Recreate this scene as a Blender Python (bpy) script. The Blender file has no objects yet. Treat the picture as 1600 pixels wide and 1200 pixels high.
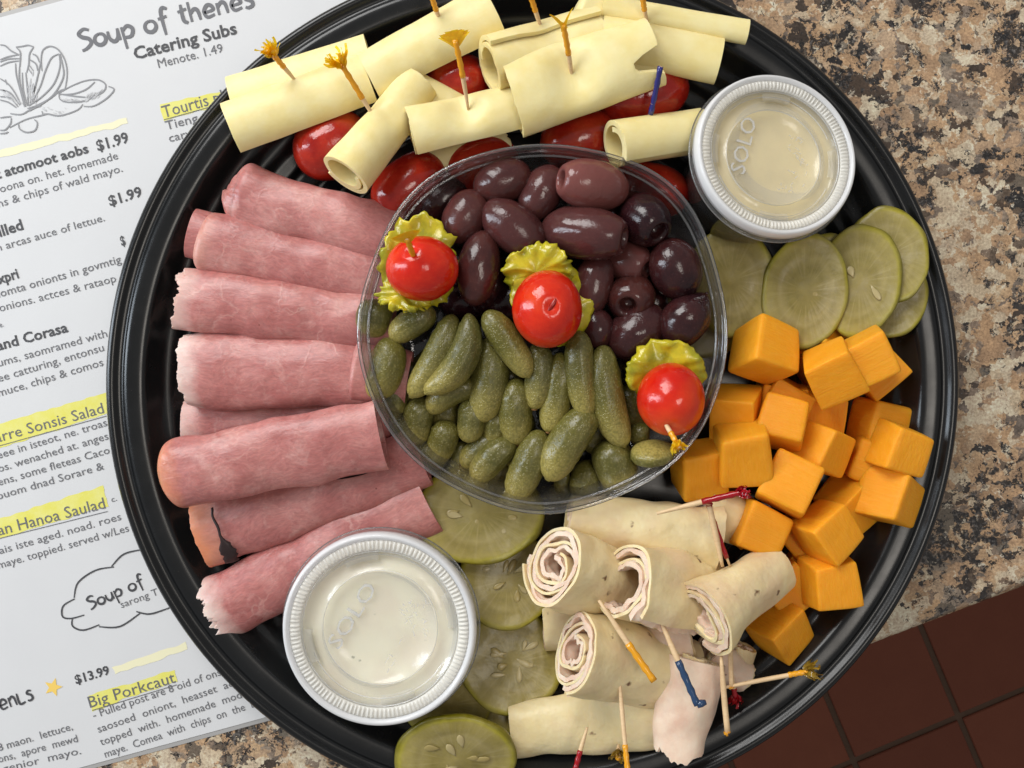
import bpy, bmesh, math, random
from mathutils import Vector, Matrix, noise as mn
R = math.radians
random.seed(7)
S = bpy.context.scene
COL = S.collection

# ------------------------------------------------------------------ camera
CD = 0.48            # camera height above the counter (m)
PX = 0.00032         # metres per photo pixel on the counter plane
cam = bpy.data.cameras.new('camera')
camo = bpy.data.objects.new('camera', cam)
COL.objects.link(camo)
camo.location = (0, 0, CD)
cam.sensor_width = 36
cam.lens = 36 * CD / (1600 * PX)
cam.clip_start = 0.01
cam.clip_end = 50
S.camera = camo

# ------------------------------------------------------------------ light
w = bpy.data.worlds.new('World')
S.world = w
w.use_nodes = True
w.node_tree.nodes['Background'].inputs[0].default_value = (0.98, 0.97, 0.96, 1)
w.node_tree.nodes['Background'].inputs[1].default_value = 0.29


def area(name, loc, target, sx, sy, power, col):
    l = bpy.data.lights.new(name, 'AREA')
    l.shape = 'RECTANGLE'
    l.size = sx
    l.size_y = sy
    l.energy = power
    l.color = col
    o = bpy.data.objects.new(name, l)
    COL.objects.link(o)
    o.location = loc
    o.rotation_euler = (Vector(target) - Vector(loc)).to_track_quat('-Z', 'Y').to_euler()
    return o


area('window_light', (-0.75, 1.15, 1.15), (0, 0, 0), 0.85, 1.0, 25, (1.0, 0.99, 0.97))
area('side_window_light', (-1.3, 0.15, 0.62), (0, 0, 0), 0.30, 1.1, 12, (0.80, 0.90, 1.0))
area('overhead_fill_light', (0.5, -0.1, 1.9), (0, 0, 0), 0.5, 0.5, 6, (1.0, 0.93, 0.84))  # soft overhead fill, added to lift the light; no known fixture
S.view_settings.view_transform = 'Standard'
S.view_settings.look = 'None'
S.view_settings.exposure = 0.0
S.view_settings.gamma = 1.0
S.render.engine = 'CYCLES'
S.cycles.transparent_max_bounces = 32
S.cycles.max_bounces = 10


# ------------------------------------------------------------------ helpers
def at(x, y, z=0.0):
    k = PX * (CD - z) / CD
    return Vector(((x - 800) * k, (600 - y) * k, z))


def ks(z):
    return PX * (CD - z) / CD


def tag(o, label, cat, group=None):
    o['label'] = label
    o['category'] = cat
    if group:
        o['group'] = group
    return o


def empty(name, loc, rot=None):
    o = bpy.data.objects.new(name, None)
    o.empty_display_size = 0.01
    COL.objects.link(o)
    o.location = loc
    if rot is not None:
        o.rotation_euler = rot
    return o


def mesh(name, vs, fs, mat, parent=None, loc=None, mw=None, smooth=True, sharp=None, fixn=True):
    me = bpy.data.meshes.new(name)
    me.from_pydata([tuple(v) for v in vs], [], fs)
    if fixn:
        bm = bmesh.new()
        bm.from_mesh(me)
        bmesh.ops.recalc_face_normals(bm, faces=bm.faces[:])
        bm.to_mesh(me)
        bm.free()
    mats = mat if isinstance(mat, (list, tuple)) else [mat]
    for m in mats:
        me.materials.append(m)
    if smooth:
        me.polygons.foreach_set('use_smooth', [True] * len(me.polygons))
        if sharp:
            me.set_sharp_from_angle(angle=R(sharp))
    me.update()
    o = bpy.data.objects.new(name, me)
    COL.objects.link(o)
    if parent is not None:
        o.parent = parent
    if loc is not None:
        o.location = loc
    if mw is not None:
        o.matrix_local = mw
    return o


def grid_faces(nu, nv, cu=False, cv=False, base=0, flip=False):
    f = []
    for i in range(nu if cu else nu - 1):
        for j in range(nv if cv else nv - 1):
            a = base + i * nv + j
            b = base + ((i + 1) % nu) * nv + j
            c = base + ((i + 1) % nu) * nv + (j + 1) % nv
            d = base + i * nv + (j + 1) % nv
            f.append((a, d, c, b) if flip else (a, b, c, d))
    return f


def catmull(P, n=6, closed=False):
    out = []
    m = len(P)
    rng = range(m if closed else m - 1)
    for i in rng:
        if closed:
            p0, p1, p2, p3 = P[(i - 1) % m], P[i], P[(i + 1) % m], P[(i + 2) % m]
        else:
            p0, p1, p2, p3 = P[max(i - 1, 0)], P[i], P[i + 1], P[min(i + 2, m - 1)]
        for k in range(n):
            t = k / n
            out.append(tuple(0.5 * ((2 * b) + (-a + c) * t + (2 * a - 5 * b + 4 * c - d) * t * t + (-a + 3 * b - 3 * c + d) * t ** 3)
                             for a, b, c, d in zip(p0, p1, p2, p3)))
    if not closed:
        out.append(tuple(P[-1]))
    return out


def lathe(prof, seg=128, radial=None, closed=True, zmod=None):
    """prof: list of (r,z) closed loop -> verts, faces"""
    vs = []
    n = len(prof)
    if closed and prof[0][0] < 1e-6 and prof[-1][0] < 1e-6:
        closed = False
    for i in range(seg):
        a = 2 * math.pi * i / seg
        for j, (r, z) in enumerate(prof):
            rr = r * (radial(a, z) if radial else 1)
            zz = z + (zmod(a, r, z) if zmod else 0)
            vs.append((rr * math.cos(a), rr * math.sin(a), zz))
    return vs, grid_faces(seg, n, True, closed)


def frame(A, B, up=Vector((0, 0, 1))):
    X = (B - A).normalized()
    Y = up.cross(X).normalized()
    Z = X.cross(Y)
    m = Matrix((X, Y, Z)).transposed().to_4x4()
    m.translation = A
    return m


def nz(v, s, seed=0.0):
    return mn.noise(Vector((v[0] * s + seed * 3.1, v[1] * s + seed * 1.7, v[2] * s + seed)))


# ------------------------------------------------------------------ material helpers
class NT:
    def __init__(s, name):
        s.m = bpy.data.materials.new(name)
        s.m.use_nodes = True
        s.t = s.m.node_tree
        s.b = s.t.nodes['Principled BSDF']
        s.out = s.t.nodes['Material Output']

    def n(s, typ, **kw):
        x = s.t.nodes.new(typ)
        for k, v in kw.items():
            setattr(x, k, v)
        return x

    def l(s, a, b):
        s.t.links.new(a, b)

    def val(s, inp, v):
        if isinstance(v, bpy.types.NodeSocket):
            s.l(v, inp)
        else:
            inp.default_value = v

    def coord(s, kind='Object', scale=(1, 1, 1), rnd=True, loc=(0, 0, 0)):
        tc = s.n('ShaderNodeTexCoord')
        mp = s.n('ShaderNodeMapping')
        mp.inputs['Scale'].default_value = scale
        mp.inputs['Location'].default_value = loc
        s.l(tc.outputs[kind], mp.inputs[0])
        if not rnd:
            return mp.outputs[0]
        oi = s.n('ShaderNodeObjectInfo')
        ml = s.math('MULTIPLY', oi.outputs['Random'], 17.0)
        va = s.n('ShaderNodeVectorMath', operation='ADD')
        s.l(mp.outputs[0], va.inputs[0])
        s.l(ml, va.inputs[1])
        return va.outputs[0]

    def math(s, op, a, b=0.0, clamp=False):
        x = s.n('ShaderNodeMath', operation=op)
        x.use_clamp = clamp
        s.val(x.inputs[0], a)
        s.val(x.inputs[1], b)
        return x.outputs[0]

    def noise(s, vec, scale, detail=4, rough=0.55, dist=0.0, col=False):
        x = s.n('ShaderNodeTexNoise')
        s.l(vec, x.inputs['Vector'])
        x.inputs['Scale'].default_value = scale
        x.inputs['Detail'].default_value = detail
        x.inputs['Roughness'].default_value = rough
        x.inputs['Distortion'].default_value = dist
        return x.outputs['Color' if col else 'Fac']

    def vor(s, vec, scale, feature='F1', out='Distance', rnd=1.0):
        x = s.n('ShaderNodeTexVoronoi', feature=feature)
        s.l(vec, x.inputs['Vector'])
        x.inputs['Scale'].default_value = scale
        x.inputs['Randomness'].default_value = rnd
        return x.outputs[out]

    def ramp(s, fac, stops, interp='LINEAR'):
        x = s.n('ShaderNodeValToRGB')
        s.l(fac, x.inputs[0])
        cr = x.color_ramp
        cr.interpolation = interp
        while len(cr.elements) < len(stops):
            cr.elements.new(0.5)
        for e, (p, c) in zip(cr.elements, stops):
            e.position = p
            e.color = (c if len(c) == 4 else (*c, 1)) if isinstance(c, tuple) else (c, c, c, 1)
        return x.outputs[0]

    def mix(s, fac, a, b, mode='MIX'):
        x = s.n('ShaderNodeMix', data_type='RGBA', blend_type=mode)
        s.val(x.inputs[0], fac)
        for inp, v in ((x.inputs[6], a), (x.inputs[7], b)):
            if isinstance(v, tuple):
                v = (*v, 1) if len(v) == 3 else v
            s.val(inp, v)
        return x.outputs[2]

    def vadd(s, v, colr, amt):
        """distort vector by a colour noise"""
        sub = s.n('ShaderNodeVectorMath', operation='SUBTRACT')
        s.l(colr, sub.inputs[0])
        sub.inputs[1].default_value = (.5, .5, .5)
        sc = s.n('ShaderNodeVectorMath', operation='SCALE')
        s.l(sub.outputs[0], sc.inputs[0])
        sc.inputs['Scale'].default_value = amt
        ad = s.n('ShaderNodeVectorMath', operation='ADD')
        s.l(v, ad.inputs[0])
        s.l(sc.outputs[0], ad.inputs[1])
        return ad.outputs[0]

    def bump(s, h, strength, dist=0.001, prev=None):
        x = s.n('ShaderNodeBump')
        x.inputs['Strength'].default_value = strength
        x.inputs['Distance'].default_value = dist
        s.l(h, x.inputs['Height'])
        if prev is not None:
            s.l(prev, x.inputs['Normal'])
        return x.outputs[0]

    def fin(s, base=None, rough=None, normal=None, **kw):
        if base is not None:
            if isinstance(base, tuple):
                base = (*base, 1) if len(base) == 3 else base
            s.val(s.b.inputs['Base Color'], base)
        if rough is not None:
            s.val(s.b.inputs['Roughness'], rough)
        if normal is not None:
            s.l(normal, s.b.inputs['Normal'])
        for k, v in kw.items():
            s.val(s.b.inputs[k.replace('_', ' ')], v)
        return s.m

    def sss(s, wgt, radius, scale):
        s.b.inputs['Subsurface Weight'].default_value = wgt
        s.b.inputs['Subsurface Radius'].default_value = radius
        s.b.inputs['Subsurface Scale'].default_value = scale
        return s


def plain(name, col, rough=0.5, **kw):
    return NT(name).fin(col, rough, **kw)


# ---- materials
def mk_granite():
    t = NT('granite')
    v = t.coord(rnd=False)
    n1 = t.noise(v, 70, 4, 0.65, col=True)
    n2 = t.noise(v, 380, 3, 0.65, col=True)
    vd = t.vadd(t.vadd(v, n1, 0.016), n2, 0.0045)

    def cells(sc, off):
        x = t.n('ShaderNodeTexVoronoi', feature='F1')
        va = t.n('ShaderNodeVectorMath', operation='ADD')
        t.l(vd, va.inputs[0])
        va.inputs[1].default_value = (off, off, 0)
        t.l(va.outputs[0], x.inputs['Vector'])
        x.inputs['Scale'].default_value = sc
        sp = t.n('ShaderNodeSeparateColor')
        t.l(x.outputs['Color'], sp.inputs[0])
        return sp
    A, B = cells(88, 0), cells(215, 3.3)
    pick_ = t.ramp(t.noise(vd, 48, 3, 0.6), [(0.49, 0.0), (0.51, 1.0)])
    ra = t.mix(pick_, A.outputs[0], B.outputs[0])
    rb = t.mix(pick_, A.outputs[1], B.outputs[1])
    big = t.noise(v, 15, 4, 0.6)
    # value: cell random shifted by the large clusters
    val = t.math('ADD', t.math('MULTIPLY', ra, 0.62), t.math('MULTIPLY', t.math('SUBTRACT', big, 0.385), 1.15))
    c = t.ramp(val, [(0.0, (0.016, 0.015, 0.016)), (0.245, (0.030, 0.026, 0.025)), (0.25, (0.115, 0.085, 0.068)), (0.335, (0.20, 0.155, 0.125)), (0.34, (0.33, 0.205, 0.125)),
                     (0.50, (0.43, 0.265, 0.15)), (0.60, (0.45, 0.30, 0.18)), (0.61, (0.50, 0.385, 0.265)), (0.80, (0.62, 0.51, 0.38))], 'LINEAR')
    c = t.mix(t.math('MULTIPLY', rb, 0.30), c, t.ramp(rb, [(0.0, (0.20, 0.12, 0.08)), (0.6, (0.42, 0.24, 0.13)), (1.0, (0.55, 0.44, 0.33))]))
    # black flecks of mica on top
    spk = t.noise(vd, 170, 5, 0.7)
    s1 = t.math('ADD', spk, t.math('MULTIPLY', t.math('SUBTRACT', 0.50, big), 0.7))
    blk = t.ramp(s1, [(0.565, 0.0), (0.585, 1.0)])
    c = t.mix(t.math('MULTIPLY', blk, 0.95), c, t.mix(t.ramp(t.noise(v, 500, 2), [(.5, 0.0), (.68, 1.0)]), (0.016, 0.015, 0.016), (0.13, 0.115, 0.11)))
    pl_ = t.ramp(t.noise(vd, 190, 4, 0.65), [(0.345, 1.0), (0.375, 0.0)])
    c = t.mix(t.math('MULTIPLY', pl_, 0.75), c, (0.66, 0.56, 0.44))
    fine = t.noise(v, 750, 4, 0.65)
    c = t.mix(0.7, c, t.ramp(fine, [(0.28, 0.20), (0.72, 0.85)]), 'OVERLAY')
    c = t.mix(0.45, c, t.ramp(t.noise(vd, 120, 4, 0.7), [(0.30, 0.2), (0.70, 0.85)]), 'OVERLAY')
    return t.fin(t.mix(1.0, c, (0.96, 1.0, 1.0), 'MULTIPLY'), 0.22, t.bump(fine, 0.06, 0.0003), Specular_IOR_Level=0.5)


def mk_paper():
    t = NT('paper')
    v = t.coord(rnd=False)
    c = t.mix(t.noise(v, 25, 3), (0.60, 0.60, 0.605), (0.65, 0.65, 0.652))
    c = t.mix(t.ramp(t.noise(v, 1200, 2), [(.3, 0.0), (.9, 0.25)]), c, (0.58, 0.58, 0.59))
    return t.fin(c, 0.55, t.bump(t.noise(v, 30, 2), 0.15, 0.001))


def mk_tray():
    t = NT('black_plastic')
    v = t.coord(rnd=False)
    sc = t.noise(v, 350, 3, 0.7)
    rg = t.ramp(t.noise(v, 60, 4, 0.6), [(.3, 0.20), (.75, 0.30)])
    c = t.mix(t.ramp(t.vor(v, 260, 'F1', 'Distance'), [(0.03, 1.0), (0.06, 0.0)]), (0.007, 0.0075, 0.008), (0.03, 0.028, 0.022))
    return t.fin(c, rg, t.bump(sc, 0.03, 0.0003), Specular_IOR_Level=0.42)


def mk_cheese(name, c1, c2, rough=0.42, sssw=0.35, sc=0.004):
    t = NT(name).sss(sssw, (1.0, 0.75, 0.35), sc)
    v = t.coord()
    n1 = t.noise(v, 90, 3, 0.55)
    c = t.mix(t.ramp(n1, [(.3, 0.0), (.7, 1.0)]), c1, c2)
    f = t.noise(v, 700, 3, 0.6)
    b = t.bump(f, 0.12, 0.0004)
    b = t.bump(t.noise(v, 120, 3), 0.25, 0.001, b)
    return t.fin(c, t.ramp(n1, [(0.3, rough - 0.06), (0.7, rough + 0.1)]), b, Specular_IOR_Level=0.4)


def mk_cheddar():
    t = NT('cheddar').sss(0.5, (1.0, 0.45, 0.12), 0.004)
    v = t.coord()
    oi = t.n('ShaderNodeObjectInfo')
    c = t.mix(t.noise(v, 70, 3), (0.81, 0.325, 0.012), (0.87, 0.385, 0.022))
    c = t.mix(t.math('MULTIPLY', oi.outputs['Random'], 0.5), c, (0.83, 0.31, 0.010))
    st = t.noise(t.coord(scale=(30, 400, 60)), 3, 3, 0.6)
    c = t.mix(t.ramp(st, [(.45, 0.0), (.8, 0.22)]), c, (0.92, 0.50, 0.10))
    b = t.bump(t.noise(v, 700, 4, 0.75), 0.3, 0.0005)
    b = t.bump(st, 0.35, 0.0006, b)
    b = t.bump(t.noise(v, 110, 3), 0.4, 0.0015, b)
    return t.fin(c, 0.50, b, Specular_IOR_Level=0.22)


def mk_ham():
    t = NT('ham').sss(0.25, (1.0, 0.35, 0.25), 0.003)
    v = t.coord()
    vd = t.vadd(v, t.noise(v, 35, 3, col=True), 0.02)
    big = t.noise(vd, 48, 5, 0.66)
    oi = t.n('ShaderNodeObjectInfo')
    c = t.ramp(big, [(.30, (0.37, 0.122, 0.112)), (.46, (0.45, 0.168, 0.153)), (.60, (0.53, 0.230, 0.205)), (.74, (0.62, 0.34, 0.30))])
    c = t.mix(t.math('MULTIPLY', oi.outputs['Random'], 0.35), c, (0.37, 0.115, 0.105))
    # muscle seams: thin pale lines
    seam = t.vor(t.vadd(v, t.noise(v, 60, 3, col=True), 0.03), 42, 'DISTANCE_TO_EDGE', 'Distance')
    sl = t.ramp(seam, [(0.0, 1.0), (0.05, 0.0)])
    gate = t.ramp(t.noise(v, 45, 2), [(.50, 0.0), (.70, 1.0)])
    c = t.mix(t.math('MULTIPLY', t.math('MULTIPLY', sl, gate), 0.30), c, (0.72, 0.47, 0.41))
    # fibre grain
    g = t.noise(t.vadd(t.coord(scale=(220, 900, 500)), t.noise(v, 50, 2, col=True), 12), 1.0, 3, 0.65)
    c = t.mix(0.38, c, t.ramp(g, [(.25, 0.25), (.75, 0.78)]), 'OVERLAY')
    pt = t.ramp(t.noise(t.vadd(v, t.noise(v, 90, 3, col=True), 0.02), 85, 4, 0.7), [(.56, 0.0), (.78, 0.5)])
    c = t.mix(pt, c, (0.66, 0.40, 0.36))
    ds = t.ramp(t.vor(v, 130, 'F1', 'Distance'), [(0.035, 1.0), (0.07, 0.0)])
    g2 = t.ramp(t.noise(v, 70, 1), [(.58, 0.0), (.62, 1.0)])
    c = t.mix(t.math('MULTIPLY', ds, g2), c, (0.20, 0.05, 0.04))
    gc = t.n('ShaderNodeTexCoord')
    sx = t.n('ShaderNodeSeparateXYZ')
    t.l(gc.outputs['Generated'], sx.inputs[0])
    a1 = t.n('ShaderNodeAttribute', attribute_type='OBJECT', attribute_name='fringe')
    edge = t.ramp(t.math('ADD', sx.outputs['X'], t.math('MULTIPLY', t.noise(v, 120, 3), 0.10)), [(0.06, 1.0), (0.17, 0.0)])
    c = t.mix(t.math('MULTIPLY', edge, a1.outputs['Fac']), c, (0.82, 0.63, 0.56))
    a2 = t.n('ShaderNodeAttribute', attribute_type='OBJECT', attribute_name='smoked')
    c = t.mix(t.math('MULTIPLY', edge, a2.outputs['Fac']), c, (0.70, 0.24, 0.10))
    b = t.bump(g, 0.25, 0.0004)
    b = t.bump(sl, 0.10, 0.0004, b)
    b = t.bump(t.noise(t.coord(scale=(60, 160, 160)), 1.0, 4), 0.35, 0.0012, b)
    return t.fin(c, t.ramp(big, [(.3, 0.27), (.7, 0.44)]), b, Specular_IOR_Level=0.45)


def mk_olive():
    t = NT('olive')
    v = t.coord()
    oi = t.n('ShaderNodeObjectInfo')
    dark = t.mix(oi.outputs['Random'], (0.009, 0.003, 0.006), (0.024, 0.007, 0.009))
    lite = t.mix(oi.outputs['Random'], (0.034, 0.009, 0.010), (0.072, 0.020, 0.016))
    c = t.mix(t.ramp(t.noise(v, 75, 4, 0.6), [(.32, 0.0), (.66, 1.0)]), dark, lite)
    c = t.mix(t.ramp(t.noise(v, 900, 2), [(.58, 0.0), (.8, 0.15)]), c, (0.22, 0.11, 0.10))
    # the separate attribute picks paler or blacker fruit
    at_ = t.n('ShaderNodeAttribute', attribute_type='OBJECT', attribute_name='tone')
    c = t.mix(at_.outputs['Fac'], c, t.mix(t.noise(v, 60, 3), (0.17, 0.052, 0.047), (0.23, 0.08, 0.068)))
    b = t.bump(t.noise(v, 130, 4, 0.6, 1.0), 0.32, 0.0011)
    b = t.bump(t.noise(v, 900, 2), 0.08, 0.0003, b)
    return t.sss(0.08, (1, .3, .25), .002).fin(c, t.ramp(t.noise(v, 90, 2), [(.3, 0.10), (.7, 0.24)]), b, Specular_IOR_Level=0.45)


def mk_gherkin():
    t = NT('gherkin').sss(0.12, (0.8, 0.8, 0.25), 0.003)
    v = t.coord()
    g = t.n('ShaderNodeTexCoord')
    sx = t.n('ShaderNodeSeparateXYZ')
    t.l(g.outputs['Generated'], sx.inputs[0])
    oi = t.n('ShaderNodeObjectInfo')
    base = t.mix(t.noise(v, 80, 4, 0.6), (0.085, 0.078, 0.012), (0.195, 0.165, 0.034))
    base = t.mix(t.math('MULTIPLY', oi.outputs['Random'], 0.65), base, (0.075, 0.072, 0.022))
    tip = t.ramp(sx.outputs['X'], [(0.50, 0.0), (0.95, 1.0)])
    c = t.mix(t.math('MULTIPLY', tip, 0.85), base, (0.46, 0.37, 0.10))
    # pale lengthwise streaks and warts
    st = t.noise(t.coord(scale=(25, 330, 330)), 1.0, 3, 0.6)
    c = t.mix(t.ramp(st, [(.5, 0.0), (.75, 0.4)]), c, (0.29, 0.26, 0.09))
    wv = t.vor(t.vadd(v, t.noise(v, 300, 2, col=True), 0.0012), 850, 'F1', 'Distance')
    sp = t.ramp(wv, [(0.12, 1.0), (0.40, 0.0)])
    c = t.mix(t.math('MULTIPLY', sp, 0.20), c, (0.38, 0.35, 0.15))
    c = t.mix(t.ramp(wv, [(0.5, 0.0), (0.8, 0.4)]), c, (0.05, 0.055, 0.012))
    b = t.bump(sp, 0.40, 0.0006)
    b = t.bump(st, 0.2, 0.0006, b)
    return t.fin(c, 0.30, b, Specular_IOR_Level=0.5)


def mk_tomato(name, c1, c2):
    t = NT(name).sss(0.2, (1.0, 0.2, 0.1), 0.004)
    v = t.coord()
    c = t.mix(t.ramp(t.noise(v, 75, 4, 0.6), [(.35, 0.0), (.65, 1.0)]), c1, c2)
    c = t.mix(t.ramp(t.noise(v, 30, 2), [(.52, 0.0), (.75, 0.6)]), c, tuple(min(1, q * k) for q, k in zip(c2, (1.15, 3.2, 1.6))))
    c = t.mix(t.ramp(t.noise(v, 700, 2, 0.5), [(.62, 0.0), (.85, 0.15)]), c, (0.80, 0.20, 0.06))
    b = t.bump(t.noise(v, 110, 4), 0.35, 0.0014)
    return t.fin(c, t.ramp(t.noise(v, 200, 3), [(.35, 0.10), (.7, 0.26)]), b, Specular_IOR_Level=0.5)


def mk_pickle():
    t = NT('pickle_flesh').sss(0.3, (0.9, 0.9, 0.3), 0.004)
    tc = t.n('ShaderNodeTexCoord')
    v = t.coord()
    sub = t.n('ShaderNodeVectorMath', operation='SUBTRACT')
    t.l(tc.outputs['Generated'], sub.inputs[0])
    sub.inputs[1].default_value = (.5, .5, .5)
    mul = t.n('ShaderNodeVectorMath', operation='MULTIPLY')
    t.l(sub.outputs[0], mul.inputs[0])
    mul.inputs[1].default_value = (2, 2, 0)
    ln = t.n('ShaderNodeVectorMath', operation='LENGTH')
    t.l(t.vadd(mul.outputs[0], t.noise(v, 90, 3, col=True), 0.10), ln.inputs[0])
    r = ln.outputs['Value']
    fl = t.ramp(r, [(0.0, (0.31, 0.245, 0.075)), (0.40, (0.25, 0.20, 0.050)), (0.58, (0.34, 0.275, 0.095)), (0.66, (0.28, 0.225, 0.06)),
                    (0.86, (0.35, 0.285, 0.075)), (0.925, (0.36, 0.31, 0.030)), (0.985, (0.17, 0.145, 0.006))])
    nrm = t.n('ShaderNodeVectorMath', operation='NORMALIZE')
    t.l(mul.outputs[0], nrm.inputs[0])
    stk = t.noise(nrm.outputs[0], 9, 4, 0.7)
    fl = t.mix(t.math('MULTIPLY', t.ramp(stk, [(.48, 0.0), (.72, 1.0)]), t.ramp(r, [(.15, .0), (.35, .55), (.85, .35), (.95, 0.0)])), fl, (0.46, 0.38, 0.18))
    n = t.noise(v, 260, 4, 0.65)
    c = t.mix(0.35, fl, t.ramp(n, [(.25, 0.3), (.75, 0.72)]), 'OVERLAY')
    c = t.mix(t.ramp(t.noise(v, 70, 3), [(.4, 0.0), (.75, 0.35)]), c, (0.42, 0.35, 0.17))
    b = t.bump(n, 0.3, 0.0006)
    b = t.bump(t.noise(v, 60, 2), 0.5, 0.0015, b)
    return t.fin(c, 0.30, b, Specular_IOR_Level=0.42)


def mk_pepper():
    t = NT('banana_pepper').sss(0.3, (0.9, 0.8, 0.15), 0.003)
    v = t.coord()
    c = t.mix(t.ramp(t.noise(v, 110, 4), [(.35, 0.0), (.68, 1.0)]), (0.30, 0.29, 0.014), (0.62, 0.50, 0.020))
    return t.fin(c, 0.25, t.bump(t.noise(v, 260, 3), 0.35, 0.001), Specular_IOR_Level=0.5, Coat_Weight=0.2)


def mk_turkey():
    t = NT('turkey').sss(0.35, (1.0, 0.6, 0.45), 0.003)
    v = t.coord()
    c = t.ramp(t.noise(v, 90, 4, 0.6), [(.3, (0.70, 0.47, 0.35)), (.55, (0.79, 0.60, 0.46)), (.75, (0.84, 0.69, 0.55))])
    ds = t.ramp(t.vor(t.vadd(v, t.noise(v, 300, 2, col=True), 0.004), 120, 'F1', 'Distance'), [(0.08, 1.0), (0.16, 0.0)])
    g2 = t.ramp(t.noise(v, 60, 1), [(.52, 0.0), (.56, 1.0)])
    c = t.mix(t.math('MULTIPLY', ds, g2), c, (0.22, 0.09, 0.05))
    b = t.bump(t.noise(v, 350, 4, 0.7), 0.35, 0.0006)
    return t.fin(c, 0.45, b, Specular_IOR_Level=0.4)


def mk_prov():
    t = NT('herbed_cheese').sss(0.3, (1.0, 0.75, 0.4), 0.003)
    v = t.coord()
    c = t.mix(t.ramp(t.noise(v, 80, 3), [(.3, 0.0), (.7, 1.0)]), (0.76, 0.60, 0.32), (0.84, 0.70, 0.42))
    ds = t.ramp(t.vor(t.vadd(v, t.noise(v, 350, 2, col=True), 0.004), 95, 'F1', 'Distance'), [(0.08, 1.0), (0.17, 0.0)])
    g2 = t.ramp(t.noise(v, 75, 1), [(.50, 0.0), (.54, 1.0)])
    c = t.mix(t.ramp(t.noise(v, 45, 3), [(.48, 0.0), (.66, 0.55)]), c, (0.70, 0.49, 0.31))
    c = t.mix(t.math('MULTIPLY', ds, g2), c, (0.18, 0.10, 0.05))
    b = t.bump(t.noise(v, 500, 3), 0.3, 0.0005)
    b = t.bump(t.noise(v, 90, 3), 0.5, 0.002, b)
    return t.fin(c, 0.42, b, Specular_IOR_Level=0.4)


def mk_clear(name, tint=(0.97, 0.97, 0.97), milky=0.0, milk=(0.85, 0.86, 0.86), rough=0.06, edge=0.35, bump=0.0):
    m = bpy.data.materials.new(name)
    m.use_nodes = True
    t = NT.__new__(NT)
    t.m = m
    t.t = m.node_tree
    t.t.nodes.clear()
    out = t.n('ShaderNodeOutputMaterial')
    tr = t.n('ShaderNodeBsdfTransparent')
    tr.inputs[0].default_value = (*tint, 1)
    gl = t.n('ShaderNodeBsdfGlossy')
    gl.inputs['Roughness'].default_value = rough
    gl.inputs['Color'].default_value = (0.95, 0.95, 0.95, 1)
    df = t.n('ShaderNodeBsdfDiffuse')
    df.inputs[0].default_value = (*milk, 1)
    tl = t.n('ShaderNodeBsdfTranslucent')
    tl.inputs[0].default_value = (*milk, 1)
    m0 = t.n('ShaderNodeMixShader')
    m0.inputs[0].default_value = 0.22
    t.l(df.outputs[0], m0.inputs[1])
    t.l(tl.outputs[0], m0.inputs[2])
    m1 = t.n('ShaderNodeMixShader')
    m1.inputs[0].default_value = milky
    t.l(tr.outputs[0], m1.inputs[1])
    t.l(m0.outputs[0], m1.inputs[2])
    fr = t.n('ShaderNodeFresnel')
    fr.inputs['IOR'].default_value = 1.5
    f = t.math('MULTIPLY', fr.outputs[0], edge, True)
    m2 = t.n('ShaderNodeMixShader')
    t.l(f, m2.inputs[0])
    t.l(m1.outputs[0], m2.inputs[1])
    t.l(gl.outputs[0], m2.inputs[2])
    if bump:
        bn = t.bump(t.noise(t.coord(rnd=False), 90, 3), bump, 0.001)
        t.l(bn, gl.inputs['Normal'])
    t.l(m2.outputs[0], out.inputs[0])
    return m


def mk_film(name, col, mixf=0.55):
    """crinkled coloured cellophane"""
    t = NT(name)
    tr = t.n('ShaderNodeBsdfTransparent')
    tr.inputs[0].default_value = (*col, 1)
    mx = t.n('ShaderNodeMixShader')
    mx.inputs[0].default_value = mixf
    t.l(tr.outputs[0], mx.inputs[1])
    t.l(t.b.outputs[0], mx.inputs[2])
    t.l(mx.outputs[0], t.out.inputs[0])
    return t.fin(col, 0.15, Specular_IOR_Level=0.8)


GRANITE = mk_granite()
PAPER = mk_paper()
TRAYM = mk_tray()
SWISS = mk_cheese('pale_cheese', (0.83, 0.68, 0.29), (0.88, 0.76, 0.40), .40, .22)
CHEDDAR = mk_cheddar()
HAM = mk_ham()
FAT = plain('ham_edge', (0.74, 0.50, 0.42), 0.5)
OLIVE = mk_olive()
GHERK = mk_gherkin()
TOM = mk_tomato('tomato_skin', (0.56, 0.012, 0.004), (0.68, 0.030, 0.008))
TOMD = mk_tomato('grape_tomato_skin', (0.29, 0.010, 0.006), (0.47, 0.030, 0.013))
PICKLE = mk_pickle()
SEED = plain('pickle_seed', (0.36, 0.28, 0.10), 0.3)
SEEDC = plain('pale_seed_coat', (0.44, 0.36, 0.17), 0.3)
PEPPER = mk_pepper()
TURKEY = mk_turkey()
PROV = mk_prov()
CRUST = plain('pepper_crust', (0.025, 0.012, 0.012), 0.5)
WOODT = NT('toothpick_wood')
_v = WOODT.coord(scale=(60, 900, 900))
WOOD = WOODT.fin(WOODT.mix(WOODT.noise(_v, 1, 3), (0.62, 0.40, 0.20), (0.80, 0.60, 0.36)), 0.5)
BOWLM = mk_clear('clear_plastic', (0.955, 0.955, 0.96), 0.03, (0.8, 0.8, 0.82), 0.05, 0.75, 0.3)
RIMM = mk_clear('clear_plastic_rim', (0.86, 0.86, 0.86), 0.08, (0.8, 0.8, 0.8), 0.06, 1.4, 0.3)
CUPM = mk_clear('cup_plastic', (0.95, 0.95, 0.95), 0.08, (0.85, 0.86, 0.86), 0.08, 1.0)
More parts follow.
